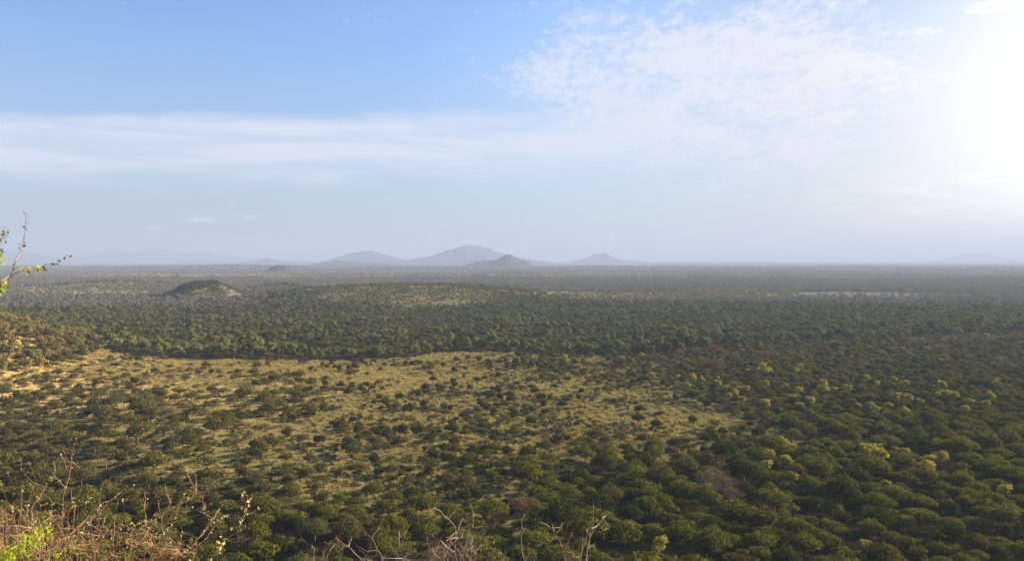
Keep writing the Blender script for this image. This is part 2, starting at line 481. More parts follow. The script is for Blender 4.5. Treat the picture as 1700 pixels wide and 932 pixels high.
# ------------------------------------------------------------------ far hills and mountains
def hill(name, label, Y, profile, base_py, depth, seed, rough=0.08):
    """profile: (pixel x, pixel y) of the skyline as measured; the hill is a real mound at distance Y"""
    pts = [(at(px, py, Y).x, max(at(px, py, Y).z, 0.0)) for px, py in profile]
    xs = np.array([p[0] for p in pts]); zs = np.array([p[1] for p in pts])
    x0, x1 = xs[0], xs[-1]
    zs = np.maximum(zs, 0); zs[0] = -4; zs[-1] = -4
    nx, ny = 110, 36
    gx, gy = np.meshgrid(np.linspace(x0, x1, nx), np.linspace(-1, 1, ny))
    crest = np.interp(gx, xs, zs)
    crest = crest * (1 + 0.07 * (fbm(gx / (x1 - x0) * 30, gx * 0 + seed, seed + 3, 4) - 0.5) * 2)
    s = (x1 - x0)
    n1 = fbm(gx / (s * 0.055), gy * depth / (s * 0.055), seed, 5)
    ridge = 1 - np.abs(2 * fbm(gx / (s * 0.10), gy * depth / (s * 0.16), seed + 5, 4) - 1)
    prof = np.clip(1 - np.abs(gy) ** 0.95, 0, 1)
    prof = prof * (1 - 0.28 * (1 - prof) * (1 - ridge) * 2.2)
    z = crest * prof * (1 + rough * 2 * (n1 - 0.5)) - 3
    V = np.stack([gx.ravel(), (Y + gy * depth).ravel(), z.ravel()], 1)
    ii, jj = np.meshgrid(np.arange(ny - 1), np.arange(nx - 1), indexing='ij')
    Q = np.stack([ii * nx + jj, ii * nx + jj + 1, (ii + 1) * nx + jj + 1, (ii + 1) * nx + jj], -1).reshape(-1, 4)
    o = link(name, new_mesh(name, V, Q, (M_MOUNT,), smooth=True))
    return tag(o, label, kind='structure')


hill('mountain', 'tall blue double-shouldered mountain in the middle of the horizon', 12000,
     [(655, 436), (690, 428), (715, 425), (735, 417), (752, 412), (766, 407), (778, 405), (795, 408), (812, 411), (830, 419), (850, 425), (880, 430), (925, 436)], 433, 1500, 3)
hill('mountain', 'rounded blue mountain left of the tallest one', 12300,
     [(535, 436), (556, 428), (575, 421), (592, 417), (612, 415), (630, 419), (645, 424), (668, 430), (720, 436)], 433, 1300, 9)
hill('hill', 'long dark low hill with two humps in front of the rounded mountain', 8200,
     [(500, 443), (520, 439), (545, 434), (570, 430.5), (590, 434), (605, 436), (625, 435), (645, 438), (668, 443)], 441, 700, 14)
hill('hill', 'dark hill with a pointed right hump in front of the tallest mountain', 6300,
     [(738, 446), (765, 441), (790, 434), (806, 432), (822, 431), (835, 424), (848, 421), (862, 430), (876, 432), (892, 446)], 446, 480, 20)
hill('hill', 'steep flat-topped blue hill standing alone right of the mountains', 13500,
     [(940, 436), (962, 430.5), (975, 427), (985, 421.5), (1003, 420), (1012, 422), (1022, 428), (1040, 431.5), (1100, 436)], 432, 900, 26)
hill('hill', 'small dark dome-shaped hill on the left plain', 4000,
     [(432, 455), (442, 449), (452, 442), (463, 438.5), (474, 440), (482, 445), (492, 455)], 455, 110, 32)
hill('hill', 'small pointed blue hill on the left horizon', 12500,
     [(395, 437), (424, 432), (434, 429), (443, 426.5), (452, 430), (470, 433), (560, 437)], 433, 700, 38)
hill('hill', 'tiny pointed hill farthest left on the horizon line', 14500,
     [(300, 438), (325, 433), (337, 429.5), (348, 433), (372, 436), (395, 438)], 434, 700, 43)
hill('hill', 'low purple-grey swell of ground on the left plain', 5200,
     [(290, 455), (320, 449), (350, 443), (375, 441), (400, 443), (425, 448), (455, 455)], 452, 350, 48)
hill('mountain_range', 'very faint blue mountain range behind the left horizon', 23000,
     [(110, 437), (150, 425), (185, 414), (215, 418), (250, 411), (285, 413), (310, 420), (335, 416), (365, 422), (400, 425), (440, 429), (500, 437)], 434, 2500, 53)
hill('mountain', 'faint blue mountain flank behind the twig at the left edge', 17500,
     [(-160, 437), (-90, 424), (-30, 414), (20, 415), (50, 419), (80, 427), (120, 433), (220, 437)], 434, 2000, 58)
hill('mountain', 'faint lone mountain on the right horizon in the glare', 19500,
     [(1535, 437), (1570, 431.5), (1588, 426), (1604, 421), (1632, 420.5), (1648, 426), (1668, 431), (1740, 437)], 434, 1500, 63)

# ------------------------------------------------------------------ haze over the plain
hx, hz0, hz1 = 64500.0, -12.0, 470.0
hv = np.array([(x, y, z) for x in (-hx, hx) for y in (-hx, hx) for z in (hz0, hz1)])
hq = np.array([(0, 1, 3, 2), (4, 6, 7, 5), (0, 4, 5, 1), (2, 3, 7, 6), (0, 2, 6, 4), (1, 5, 7, 3)])
m_, t = material('haze_air')
pv = t.n('ShaderNodeVolumePrincipled')
pv.inputs['Color'].default_value = (*HAZE_COL, 1)
pv.inputs['Density'].default_value = HAZE_DENS
pv.inputs['Anisotropy'].default_value = HAZE_G
out = t.n('ShaderNodeOutputMaterial'); t.t.links.new(pv.outputs[0], out.inputs['Volume'])
hz = link('haze', new_mesh('haze', hv, hq, (m_,)))
tag(hz, 'pale blue haze lying over the whole plain', kind='stuff')


# ------------------------------------------------------------------ tree builders
def tube_arrays(pts, radii, sides=5):
    pts = [Vector(p) for p in pts]
    V, Q = [], []
    n = len(pts)
    ref = Vector((0.3, 0.9, 0.2))
    for i, p in enumerate(pts):
        d = (pts[min(i + 1, n - 1)] - pts[max(i - 1, 0)])
        d = d.normalized() if d.length > 1e-9 else Vector((0, 0, 1))
        a = d.cross(ref)
        if a.length < 1e-3:
            a = d.cross(Vector((1, 0, 0)))
        a.normalize(); b = d.cross(a)
        for k in range(sides):
            th = 2 * math.pi * k / sides
            V.append(tuple(p + (a * math.cos(th) + b * math.sin(th)) * radii[i]))
    for i in range(n - 1):
        for k in range(sides):
            k2 = (k + 1) % sides
            Q.append((i * sides + k, i * sides + k2, (i + 1) * sides + k2, (i + 1) * sides + k))
    return V, Q


class Geo:
    def __init__(s):
        s.V, s.Q, s.T, s.n = [], [], [], 0

    def add(s, V, Q, T=None):
        V = np.asarray(V, float); Q = np.asarray(Q, int)
        s.V.append(V); s.Q.append(Q + s.n); s.n += len(V)
        s.T.append(np.asarray(T, float) if T is not None else np.random.default_rng(s.n).random(len(Q)))

    def tube(s, pts, radii, sides=5):
        V, Q = tube_arrays(pts, radii, sides)
        s.add(V, Q, np.full(len(Q), rng.random()))

    def mesh(s, name, mat):
        return new_mesh(name, np.vstack(s.V), np.vstack(s.Q), (mat,), tint=np.concatenate(s.T))


def leaf_quads(P, Nn, size, rnd, tilt=0.75, aspect=1.5):
    """small rhombic leaf sprays at P, facing roughly Nn"""
    n = len(P)
    nn = Nn + rnd.normal(0, tilt, (n, 3)); nn /= np.linalg.norm(nn, axis=1, keepdims=True) + 1e-9
    a = np.cross(nn, rnd.normal(0, 1, (n, 3))); a /= np.linalg.norm(a, axis=1, keepdims=True) + 1e-9
    b = np.cross(nn, a)
    s = size * rnd.uniform(0.6, 1.35, (n, 1))
    a = a * s * aspect * 0.5; b = b * s * 0.5
    V = np.stack([P - a, P - b, P + a, P + b], 1).reshape(-1, 3)
    return V, np.arange(4 * n).reshape(-1, 4)


def crown_from_lobes(lobes, per_area, size, rnd, low=-0.35, tilt=0.75, shell=(0.72, 1.04), density_in=0.25):
    """lobes: centre xyz, radii xyz"""
    g = Geo()
    for (c, r) in lobes:
        c = np.array(c); r = np.array(r)
        area = 4 * math.pi * ((r[0] * r[1]) ** 1.6 / 3 + (r[0] * r[2]) ** 1.6 / 3 + (r[1] * r[2]) ** 1.6 / 3) ** (1 / 1.6)
        n = max(6, int(area * per_area))
        d = rnd.normal(0, 1, (int(n * 2.4), 3)); d /= np.linalg.norm(d, axis=1, keepdims=True)
        d = d[d[:, 2] > low][:n]
        # gaps: drop leaves where a cheap 3d pattern is low
        k = np.sin(d[:, 0] * 7 + c[0] * 3) + np.sin(d[:, 1] * 8 + c[1] * 2) + np.sin(d[:, 2] * 9 + c[2])
        d = d[(k > -1.3) | (rnd.random(len(d)) < 0.35)]
        rad = rnd.uniform(*shell, len(d)); ins = rnd.random(len(d)) < density_in
        rad = np.where(ins, rnd.uniform(0.3, 0.8, len(d)), rad)
        bump = 1 + 0.10 * np.sin(d[:, 0] * 11 + 1.3 * c[0]) * np.cos(d[:, 1] * 10 + c[1]) + rnd.normal(0, 0.03, len(d))
        P = c + d * r * (rad * bump)[:, None]
        N_ = d / r; N_ /= np.linalg.norm(N_, axis=1, keepdims=True)
        V, Q = leaf_quads(P, N_ + np.array([0, 0, 0.25]), size, rnd, tilt)
        tt = np.clip(0.5 + 0.35 * np.sin(d[:, 0] * 5 + c[1]) + rnd.normal(0, 0.25, len(d)), 0, 1)
        g.add(V, Q, tt)
    return g


def trunk_geo(h, limbs, r0, rnd, split=0.35):
    g = Geo()
    base = Vector((0, 0, -0.3))
    fork = Vector((rnd.normal(0, 0.12), rnd.normal(0, 0.12), h * split))
    g.tube([base, (fork * 0.5), fork], [r0 * 1.25, r0, r0 * 0.85], 7)
    for e in limbs:
        e = Vector(e)
        m1 = fork.lerp(e, 0.45) + Vector((rnd.normal(0, 0.15), rnd.normal(0, 0.15), -0.12 * h * 0.3))
        g.tube([fork, m1, e], [r0 * 0.6, r0 * 0.38, r0 * 0.14], 5)
        for q in range(2):
            e2 = e + Vector((rnd.normal(0, 0.5), rnd.normal(0, 0.5), rnd.uniform(0.1, 0.5)))
            g.tube([m1, m1.lerp(e2, 0.5), e2], [r0 * 0.3, r0 * 0.2, r0 * 0.07], 4)
    return g


def umbrella_kind(seed, leaf=M_ACACIA, q=1.0, hgt=4.6, rad=3.7, flat=0.42, nl=11, size=0.25, low=-0.35):
    """round-topped acacia of unit scale: low dense dome of several lobes"""
    rnd = np.random.default_rng(seed)
    lobes = [((0, 0, hgt * 0.66), (rad * 0.62, rad * 0.62, hgt * flat * 0.80))]
    ph = rnd.random() * 6
    for i in range(nl):
        a = ph + i * 2.399; rr_ = rad * (0.30 + 0.42 * math.sqrt((i + 0.6) / nl)) * rnd.uniform(0.85, 1.15)
        z = hgt * (0.70 - 0.26 * (rr_ / rad) ** 1.6 + rnd.normal(0, 0.035))
        s = rad * rnd.uniform(0.28, 0.48)
        lobes.append(((rr_ * math.cos(a), rr_ * math.sin(a), z), (s, s * rnd.uniform(0.8, 1.1), s * rnd.uniform(0.42, 0.62))))
    cg = crown_from_lobes(lobes, 6.6 * q / (size / 0.34) ** 2, size, rnd, low)
    tg = trunk_geo(hgt, [(l[0][0] * 0.8, l[0][1] * 0.8, l[0][2] - 0.15) for l in lobes[1:7]], 0.17, rnd)
    return cg.mesh('crown', leaf), tg.mesh('trunk', M_BARK)


def flat_kind(seed, leaf=M_OLIVE, size=0.34, q=1.0):
    """flat-topped acacia: thin wide layers on a clear trunk"""
    rnd = np.random.default_rng(seed)
    H, Rr = 5.0, 4.2
    lobes = []
    ph = rnd.random() * 6
    n = int(rnd.integers(7, 11))
    for i in range(n):
        a = ph + i * 2.399; r_ = Rr * 0.68 * math.sqrt((i + 0.3) / n) * rnd.uniform(0.8, 1.25)
        s = Rr * rnd.uniform(0.26, 0.44)
        lobes.append(((r_ * math.cos(a), r_ * math.sin(a), H * (0.84 + rnd.normal(0, 0.06)) - 0.10 * r_), (s, s * rnd.uniform(.8, 1.1), s * rnd.uniform(0.22, 0.34))))
    cg = crown_from_lobes(lobes, 4.8 * q / (size / 0.34) ** 2, size, rnd, -0.5, 0.6, (0.5, 1.05), 0.3)
    tg = trunk_geo(H, [(l[0][0] * 0.9, l[0][1] * 0.9, l[0][2] - 0.1) for l in lobes[:7]], 0.13, rnd, 0.42)
    return cg.mesh('crown', leaf), tg.mesh('trunk', M_BARK)


def bush_kind(seed, leaf=M_DARK, H=3.2, Rr=2.1, size=0.30, q=1.0, nl=9):
    """round bush with leaves down to the ground"""
    rnd = np.random.default_rng(seed)
    lobes = [((0, 0, H * 0.48), (Rr * 0.72, Rr * 0.72, H * 0.42))]
    for i in range(nl):
        a = i * 2.399 + rnd.random(); r_ = Rr * rnd.uniform(0.35, 0.68)
        s = Rr * rnd.uniform(0.30, 0.45)
        lobes.append(((r_ * math.cos(a), r_ * math.sin(a), H * rnd.uniform(0.28, 0.78)), (s, s, s * 0.85)))
    cg = crown_from_lobes(lobes, 8.0 * q / (size / 0.30) ** 2, size, rnd, -0.8)
    tg = trunk_geo(H, [(l[0][0] * 0.7, l[0][1] * 0.7, l[0][2]) for l in lobes[1:6]], 0.10, rnd, 0.15)
    return cg.mesh('crown', leaf), tg.mesh('trunk', M_BARK)


def tall_kind(seed, leaf=M_FOREST, H=10.0, Rr=4.4, size=0.6, q=1.0, nl=13):
    """riverine forest tree, billowing lobes"""
    rnd = np.random.default_rng(seed)
    lobes = [((0, 0, H * 0.6), (Rr * 0.6, Rr * 0.6, H * 0.27))]
    for i in range(nl):
        a = i * 2.399 + rnd.random() * 0.6; r_ = Rr * rnd.uniform(0.25, 0.72)
        s = Rr * rnd.uniform(0.26, 0.42)
        lobes.append(((r_ * math.cos(a), r_ * math.sin(a), H * rnd.uniform(0.40, 0.88) * (1 - 0.12 * r_ / Rr)), (s, s, s * 0.8)))
    cg = crown_from_lobes(lobes, 3.4 * q, size, rnd, -0.6)
    tg = trunk_geo(H, [(l[0][0] * 0.8, l[0][1] * 0.8, l[0][2]) for l in lobes[1:7]], 0.25, rnd, 0.3)
    return cg.mesh('crown', leaf), tg.mesh('trunk', M_BARK)


def bare_kind(seed, mat, H=6.0, Rr=3.6, n=2600, thick=0.045):
    """leafless tree: forking limbs ending in a dense round head of fine twigs"""
    rnd = np.random.default_rng(seed)
    tg, cg = Geo(), Geo()
    fork = Vector((0, 0, H * 0.22))
    tg.tube([(0, 0, -0.3), (0.05, 0, H * 0.1), fork], [0.36, 0.28, 0.24], 8)
    ends = []
    for i in range(9):
        a = i * 2.399; el_ = rnd.uniform(0.3, 1.3)
        e = Vector((math.cos(a) * math.cos(el_) * Rr * 0.62, math.sin(a) * math.cos(el_) * Rr * 0.62, H * 0.5 + math.sin(el_) * H * 0.28))
        m1 = fork.lerp(e, 0.5) + Vector((0, 0, -0.25))
        tg.tube([fork, m1, e], [0.17, 0.10, 0.045], 6)
        for q in range(4):
            e2 = e.lerp(fork, rnd.uniform(0, 0.4)) + Vector(rnd.normal(0, 1, 3)) * Rr * 0.24
            tg.tube([m1.lerp(e, 0.5), e2.lerp(m1, 0.4), e2], [0.07, 0.045, 0.02], 4)
            ends.append(e2)
    d = rnd.normal(0, 1, (n, 3)); d /= np.linalg.norm(d, axis=1, keepdims=True)
    d[:, 2] = np.abs(d[:, 2]) * np.where(rnd.random(n) < 0.8, 1, -0.5)
    P = np.array([0, 0, H * 0.56]) + d * np.array([Rr, Rr, H * 0.44]) * (rnd.uniform(0.35, 1.0, (n, 1)) ** 0.6) * (1 + 0.24 * np.sin(d[:, :1] * 7) * np.cos(d[:, 1:2] * 8))
    dirn = d + rnd.normal(0, 0.45, (n, 3)); dirn /= np.linalg.norm(dirn, axis=1, keepdims=True)
    side = np.cross(dirn, rnd.normal(0, 1, (n, 3))); side /= np.linalg.norm(side, axis=1, keepdims=True)
    L = rnd.uniform(0.4, 0.9, (n, 1)); t_ = thick
    V = np.stack([P - side * t_, P + side * t_, P + dirn * L + side * t_ * 0.4, P + dirn * L - side * t_ * 0.4], 1).reshape(-1, 3)
    cg.add(V, np.arange(4 * n).reshape(-1, 4), rnd.random(n))
    return cg.mesh('crown', mat), tg.mesh('trunk', mat)


K = {
    'acacia_tree': [umbrella_kind(s, M_ACACIA, hgt=h_, rad=r_) for s, h_, r_ in ((1, 4.6, 3.7), (2, 4.2, 3.9), (3, 5.0, 3.5), (4, 4.4, 4.1), (5, 5.3, 3.4), (6, 4.0, 3.6), (7, 4.8, 4.3))],
    'flat_topped_acacia': [flat_kind(s) for s in (21, 22, 23, 24, 25)],
    'round_bush': [bush_kind(31), bush_kind(32, H=3.0, Rr=2.3), bush_kind(33, H=3.6, Rr=2.0), bush_kind(34, M_OLIVE, H=3.1, Rr=2.2)],
    'yellow_flowering_tree': [tall_kind(s, M_YELLOW, H=h_, Rr=3.1, size=0.34, q=2.2, nl=n_) for s, h_, n_ in ((41, 5.4, 11), (42, 4.6, 14), (43, 5.9, 9), (44, 5.0, 12))],
    'round_dark_tree': [umbrella_kind(s, M_DARK, hgt=4.8, rad=3.1, flat=0.55, nl=14, low=-0.7) for s in (51, 52, 53)],
    'brown_tree': [umbrella_kind(s, M_RUST, hgt=4.6, rad=3.2, flat=0.5, low=-0.6, q=0.8) for s in (61, 62)],
    'olive_tree': [umbrella_kind(s, M_OLIVE, hgt=4.8, rad=3.3, flat=0.52, low=-0.6, q=0.9) for s in (71, 72)],
    'bare_tree': [bare_kind(81, M_BARE, 7.0, 4.4, 1900)],
    'reddish_tree': [bare_kind(91, M_RED, 5.2, 3.6, 2000)],
}
WIDTH = {'acacia_tree': 8.0, 'flat_topped_acacia': 8.6, 'round_bush': 4.3, 'yellow_flowering_tree': 6.4, 'round_dark_tree': 6.6,
         'brown_tree': 6.8, 'olive_tree': 7.0, 'bare_tree': 9.4, 'reddish_tree': 7.8}
LOOK = {'acacia_tree': 'green umbrella acacia', 'flat_topped_acacia': 'olive flat-topped acacia', 'round_bush': 'round green bush',
        'yellow_flowering_tree': 'tree with a yellow crown', 'round_dark_tree': 'dark green round-crowned tree',
        'brown_tree': 'rusty brown tree', 'olive_tree': 'dull olive round-crowned tree'}
CATN = {'acacia_tree': 'tree', 'flat_topped_acacia': 'tree', 'round_bush': 'bush'}
used_labels = set()


ONES = 'no one two three four five six seven eight nine ten eleven twelve thirteen fourteen fifteen sixteen seventeen eighteen nineteen'.split()
TENS = '- - twenty thirty forty fifty sixty seventy eighty ninety'.split()


def say(v, half):
    n = int(min(max(v, 0), 99)); frac = v - n
    wd_ = ONES[n] if n < 20 else TENS[n // 10] + ('-' + ONES[n % 10] if n % 10 else '')
    return wd_ + ((' and half' if frac > 0.35 else '') if half else '')


def place_tree(kind, X, Y, s, label=None, group=None, sz=1.0, var=None):
    cr, tr = K[kind][var if var is not None else int(rng.integers(len(K[kind])))]
    z = float(height(X, Y))
    rz = float(rng.uniform(0, 6.283))
    o = empty(kind, (X, Y, z), rz)
    o.scale = (s, s, s * sz)
    link('crown', cr, o); link('trunk', tr, o)
    if label is None:
        px, py = project(X, Y, z + 3.0 * s)
        ax, ay = px / W0 * 100, 100 - py / H0 * 100
        size = 'broad ' if s * WIDTH[kind] > 8.6 else ('small ' if s * WIDTH[kind] < 5.2 and kind != 'round_bush' else '')
        for hx_ in range(6):
            label = '%s%s %s, %s percent across, %s up the photo' % (size, LOOK[kind], group[1], say(ax, 0), say(ay, 0))
            if hx_ % 4:
                label = '%s%s %s percent across, %s up' % (size, LOOK[kind], say(ax, hx_ & 1), say(ay, hx_ & 2))
            if label not in used_labels:
                break
            if hx_ == 3:
                size = ('tall ' if sz > 1.05 else 'low ') + size
        group = group[0]
    used_labels.add(label)
    tag(o, label, CATN.get(kind, 'tree'), group)
    return o


# trees one can pick out in the photograph: pixel of the trunk foot, crown width in pixels
picked = []


def pick(kind, px, py, wpx, label=None, group=None, sz=1.0, var=None):
    X, Y = flat_hit(px, py)
    for _ in range(3):                       # settle on the real ground height
        z = float(height(X, Y))
        a, b, c = ray(px, py); tt = (z - CAM_Z) / c
        X, Y = a * tt, b * tt
    s = wpx * Y / F0 / WIDTH[kind]
    place_tree(kind, X, Y, s, label, group or ('trees scattered over the grass clearing', 'on the clearing'), sz, var)
    picked.append((X, Y, s * WIDTH[kind] * 0.5))


pick('reddish_tree', 871, 858, 46, 'pinkish leafless round tree alone among the green acacias at the bottom')
pick('bare_tree', 1186, 832, 62, 'large grey-brown leafless tree with pale limbs in the thicket', sz=1.15)
pick('bare_tree', 1216, 836, 34, 'smaller grey leafless tree beside the large grey-brown bare tree')
pick('reddish_tree', 1192, 622, 34, 'brown leafless tree, largest of those near the forest edge')
pick('reddish_tree', 1186, 590, 24, 'brown leafless tree by the forest edge, above the largest brown one')
pick('reddish_tree', 1156, 592, 22, 'brown leafless tree by the forest edge, middle of the three small ones')
pick('reddish_tree', 1128, 596, 20, 'brown leafless tree by the forest edge, leftmost of the three small ones')
CL7 = [('round_dark_tree', 285, 668, 130), ('round_dark_tree', 660, 568, 112), ('round_dark_tree', 480, 578, 74), ('round_dark_tree', 850, 553, 92),
       ('round_dark_tree', 940, 548, 74), ('acacia_tree', 1035, 528, 84), ('acacia_tree', 1155, 492, 76), ('acacia_tree', 1208, 556, 88),
       ('olive_tree', 1375, 652, 104), ('acacia_tree', 990, 473, 62), ('round_dark_tree', 920, 473, 72), ('acacia_tree', 820, 447, 62),
       ('round_dark_tree', 1100, 402, 46), ('round_dark_tree', 1150, 402, 52), ('olive_tree', 1195, 432, 62), ('round_dark_tree', 1175, 352, 72),
       ('round_dark_tree', 1500, 376, 52), ('round_dark_tree', 1475, 406, 64), ('round_dark_tree', 1430, 301, 55), ('round_dark_tree', 1300, 298, 47),
       ('round_dark_tree', 1190, 295, 46), ('round_dark_tree', 1035, 247, 42), ('round_dark_tree', 925, 192, 38), ('round_dark_tree', 555, 362, 68),
       ('round_dark_tree', 720, 605, 74), ('brown_tree', 450, 618, 80), ('brown_tree', 740, 412, 62), ('olive_tree', 885, 350, 46),
       ('brown_tree', 920, 390, 62), ('brown_tree', 1040, 308, 48), ('round_dark_tree', 850, 307, 42), ('round_dark_tree', 170, 162, 32),
       ('round_dark_tree', 222, 172, 26), ('round_dark_tree', 470, 172, 42), ('round_dark_tree', 370, 224, 38), ('brown_tree', 1430, 458, 62),
       ('brown_tree', 1578, 452, 62), ('acacia_tree', 1095, 645, 84), ('round_dark_tree', 1080, 592, 62), ('olive_tree', 1168, 603, 66),
       ('flat_topped_acacia', 1530, 640, 90), ('flat_topped_acacia', 780, 330, 55), ('flat_topped_acacia', 640, 395, 90), ('flat_topped_acacia', 870, 660, 110),
       ('round_dark_tree', 1050, 668, 95), ('round_dark_tree', 970, 678, 90), ('round_dark_tree', 1280, 682, 100), ('olive_tree', 1610, 660, 100)]
for k, x, y, wd in CL7:
    pick(k, 500 + x / 3.4, 560 + y / 3.4, wd / 3.4)
# crop of the lower middle (trees at its pixels, base, width)
CL4 = [('acacia_tree', 385, 175, 110), ('olive_tree', 170, 275, 95), ('olive_tree', 185, 205, 80), ('flat_topped_acacia', 250, 330, 130), ('acacia_tree', 480, 360, 125),
       ('acacia_tree', 405, 420, 125), ('acacia_tree', 320, 385, 80), ('olive_tree', 575, 405, 120), ('olive_tree', 920, 320, 100), ('flat_topped_acacia', 725, 225, 95),
       ('olive_tree', 870, 165, 85), ('olive_tree', 1290, 150, 95), ('olive_tree', 1640, 105, 85), ('acacia_tree', 1148, 75, 70), ('acacia_tree', 1005, 45, 65),
       ('olive_tree', 1300, 245, 80), ('olive_tree', 570, 265, 100), ('round_dark_tree', 653, 250, 50), ('round_dark_tree', 1210, 190, 95), ('acacia_tree', 940, 185, 75),
       ('acacia_tree', 1015, 175, 90), ('acacia_tree', 1005, 240, 85), ('acacia_tree', 1045, 285, 90), ('flat_topped_acacia', 390, 330, 70), ('flat_topped_acacia', 1390, 165, 80),
       ('brown_tree', 515, 125, 70), ('round_dark_tree', 545, 82, 60), ('acacia_tree', 1045, 480, 190), ('flat_topped_acacia', 75, 430, 120)]
for k, x, y, wd in CL4:
    pick(k, 450 + x / 2.833, 700 + y / 2.833, wd / 2.833)
for k, x, y, wd in (('round_dark_tree', 540, 105, 85), ('round_dark_tree', 565, 180, 90), ('round_dark_tree', 1200, 50, 100), ('acacia_tree', 1030, 215, 120),
                    ('olive_tree', 1470, 185, 120), ('round_dark_tree', 1440, 220, 95), ('olive_tree', 1010, 350, 120)):
    pick(k, x / 3.4, 700 + y / 3.4, wd / 3.4, group=('acacias on the left grassland', 'on the grassland'))
for px, py, wd in ((1120, 748, 30), (1090, 715, 26), (1230, 752, 26), (1060, 706, 28), (1062, 688, 22), (1170, 756, 22)):
    pick('round_dark_tree', px, py, wd)
for px, py, wd in ((1300, 745, 26), (1316, 752, 18), (1270, 790, 30), (1305, 780, 30), (1330, 775, 20), (1312, 802, 26), (1438, 762, 34), (1458, 772, 36), (1490, 760, 20),
                   (1462, 785, 26), (1560, 775, 34), (1535, 790, 36), (1432, 780, 18), (1665, 832, 32), (1435, 918, 28), (1372, 875, 18), (1220, 660, 16), (1193, 645, 16),
                   (1295, 690, 16), (1475, 680, 16), (1602, 688, 18), (1280, 765, 22), (1505, 762, 20)):
    pick('yellow_flowering_tree', px, py, wd, group=('yellow-crowned trees among the green acacias', 'among green acacias'))

# ------------------------------------------------------------------ all other trees: scattered by land cover
YEL = [(1300, 750, 60, 40, .06), (1240, 645, 150, 45, .10), (1500, 665, 230, 34, .12), (985, 606, 45, 10, .12), (1100, 625, 70, 24, .07), (1480, 775, 110, 30, .06), (1250, 800, 300, 60, .01)]
CELL = 4.0
grid = {}


def free(x, y, r):
    cx, cy = int(x // CELL), int(y // CELL)
    k = int(math.ceil((r + 5.5) / CELL))
    for i in range(cx - k, cx + k + 1):
        for j in range(cy - k, cy + k + 1):
            for (a, b, c) in grid.get((i, j), ()):
                if (a - x) ** 2 + (b - y) ** 2 < (r + c) ** 2:
                    return False
    return True


def occupy(x, y, r):
    grid.setdefault((int(x // CELL), int(y // CELL)), []).append((x, y, r))


for (x, y, r) in picked:
    occupy(x, y, r * 0.8)


def sample(n, y0, y1, half=39.5):
    Y = np.sqrt(rng.uniform(y0 ** 2, y1 ** 2, n))
    X = Y * rng.uniform(-0.74, 0.86, n)
    return X, Y


cand = []                                                  # (kind, X, Y, scale, sz)
NX, NY = sample(110000, 135, 1400)
near_w = rng.random(110000)
LIMX, LIMY = [0, 425, 470, 880, 950, 1700], [1030, 1030, 1400, 1400, 1130, 1050]
dr, cv, fo, sa, spu, PX, PY = landcover(NX, NY)
clump = fbm(NX / 26, NY / 20, 77, 3)
order = np.argsort(NY)
for i in order:
    x, y, c, px, py = NX[i], NY[i], cv[i], PX[i], PY[i]
    if spu[i] > 0.12:
        c = 0.82
    elif y < 170:
        c = 1.0
    keep = c if c > 0.9 else float(np.clip(c + (clump[i] - 0.5) * 2.4, 0.08, 1)) ** (1.0 if c > 0.7 else 1.5)
    if near_w[i] > keep or y > np.interp(px, LIMX, LIMY):
        continue
    u = rng.random(); low_tree = 1.0
    if spu[i] > 0.12:
        kind = 'spur'; wd = rng.uniform(4.5, 8.5)
    elif fo[i] > 0.4:
        kind = 'forest'; wd = rng.uniform(3.8, 8.2) * (0.65 + 0.85 * float(vnoise(x / 45, y / 45, 95)))
        edge = float(np.interp(px, FX, FY)) - py
        if edge > 10: wd *= 0.86; low_tree = 0.68
        if edge > 10 and u < 0.35: kind = 'acacia_tree' if u < 0.2 else 'olive_tree'
    elif py < 560:
        kind = 'forest' if u < 0.25 else 'acacia_tree'; wd = rng.uniform(2.8, 6.5); low_tree = 0.75
    else:
        yp = 0.004
        if px > 900:
            for (ex, ey, rx, ry, pr) in YEL:
                yp = max(yp, pr * float(ell(px, py, ex, ey, rx, ry)))
        left = np.clip((700 - px) / 300, 0, 1) * np.clip((py - 600) / 30, 0, 1) * np.clip((860 - py) / 60, 0, 1)
        if u < yp:
            kind = 'yellow_flowering_tree'; wd = rng.uniform(3.2, 6.0)
        elif py < 700 and px > 900:
            kind = 'acacia_tree' if u < 0.45 else ('round_bush' if u < 0.75 else ('olive_tree' if u < 0.93 else 'flat_topped_acacia')); wd = rng.uniform(3.2, 6.2)
            if 1050 < px and py < 610 and rng.random() < 0.10: kind = 'brown_tree'
        elif rng.random() < left:
            kind = 'flat_topped_acacia' if u < 0.62 else ('olive_tree' if u < 0.85 else ('round_bush' if u < 0.92 else 'acacia_tree')); wd = rng.uniform(5, 11)
            if py < 660: wd *= 0.7
        elif c < 0.55:
            kind = 'flat_topped_acacia' if u < 0.30 else ('round_bush' if u < 0.75 else ('olive_tree' if u < 0.9 else 'round_dark_tree')); wd = rng.uniform(2.2, 6.5)
        else:
            kind = 'acacia_tree' if u < 0.72 else ('olive_tree' if u < 0.82 else ('round_dark_tree' if u < 0.90 else ('round_bush' if u < 0.96 else 'flat_topped_acacia'))); wd = rng.uniform(5.5, 10.5)
            if c > 0.85: wd *= 0.72 + 0.55 * float(vnoise(x / 55, y / 55, 91))
    if kind == 'round_bush':
        wd = min(wd, 4.6)
    pack = 0.70 if c > 0.8 else 0.92
    if kind == 'spur': pack = 0.62
    if not free(x, y, wd * 0.5 * pack):
        continue
    occupy(x, y, wd * 0.5 * pack)
    cand.append([kind, x, y, wd, rng.uniform(0.75, 1.35) * low_tree])

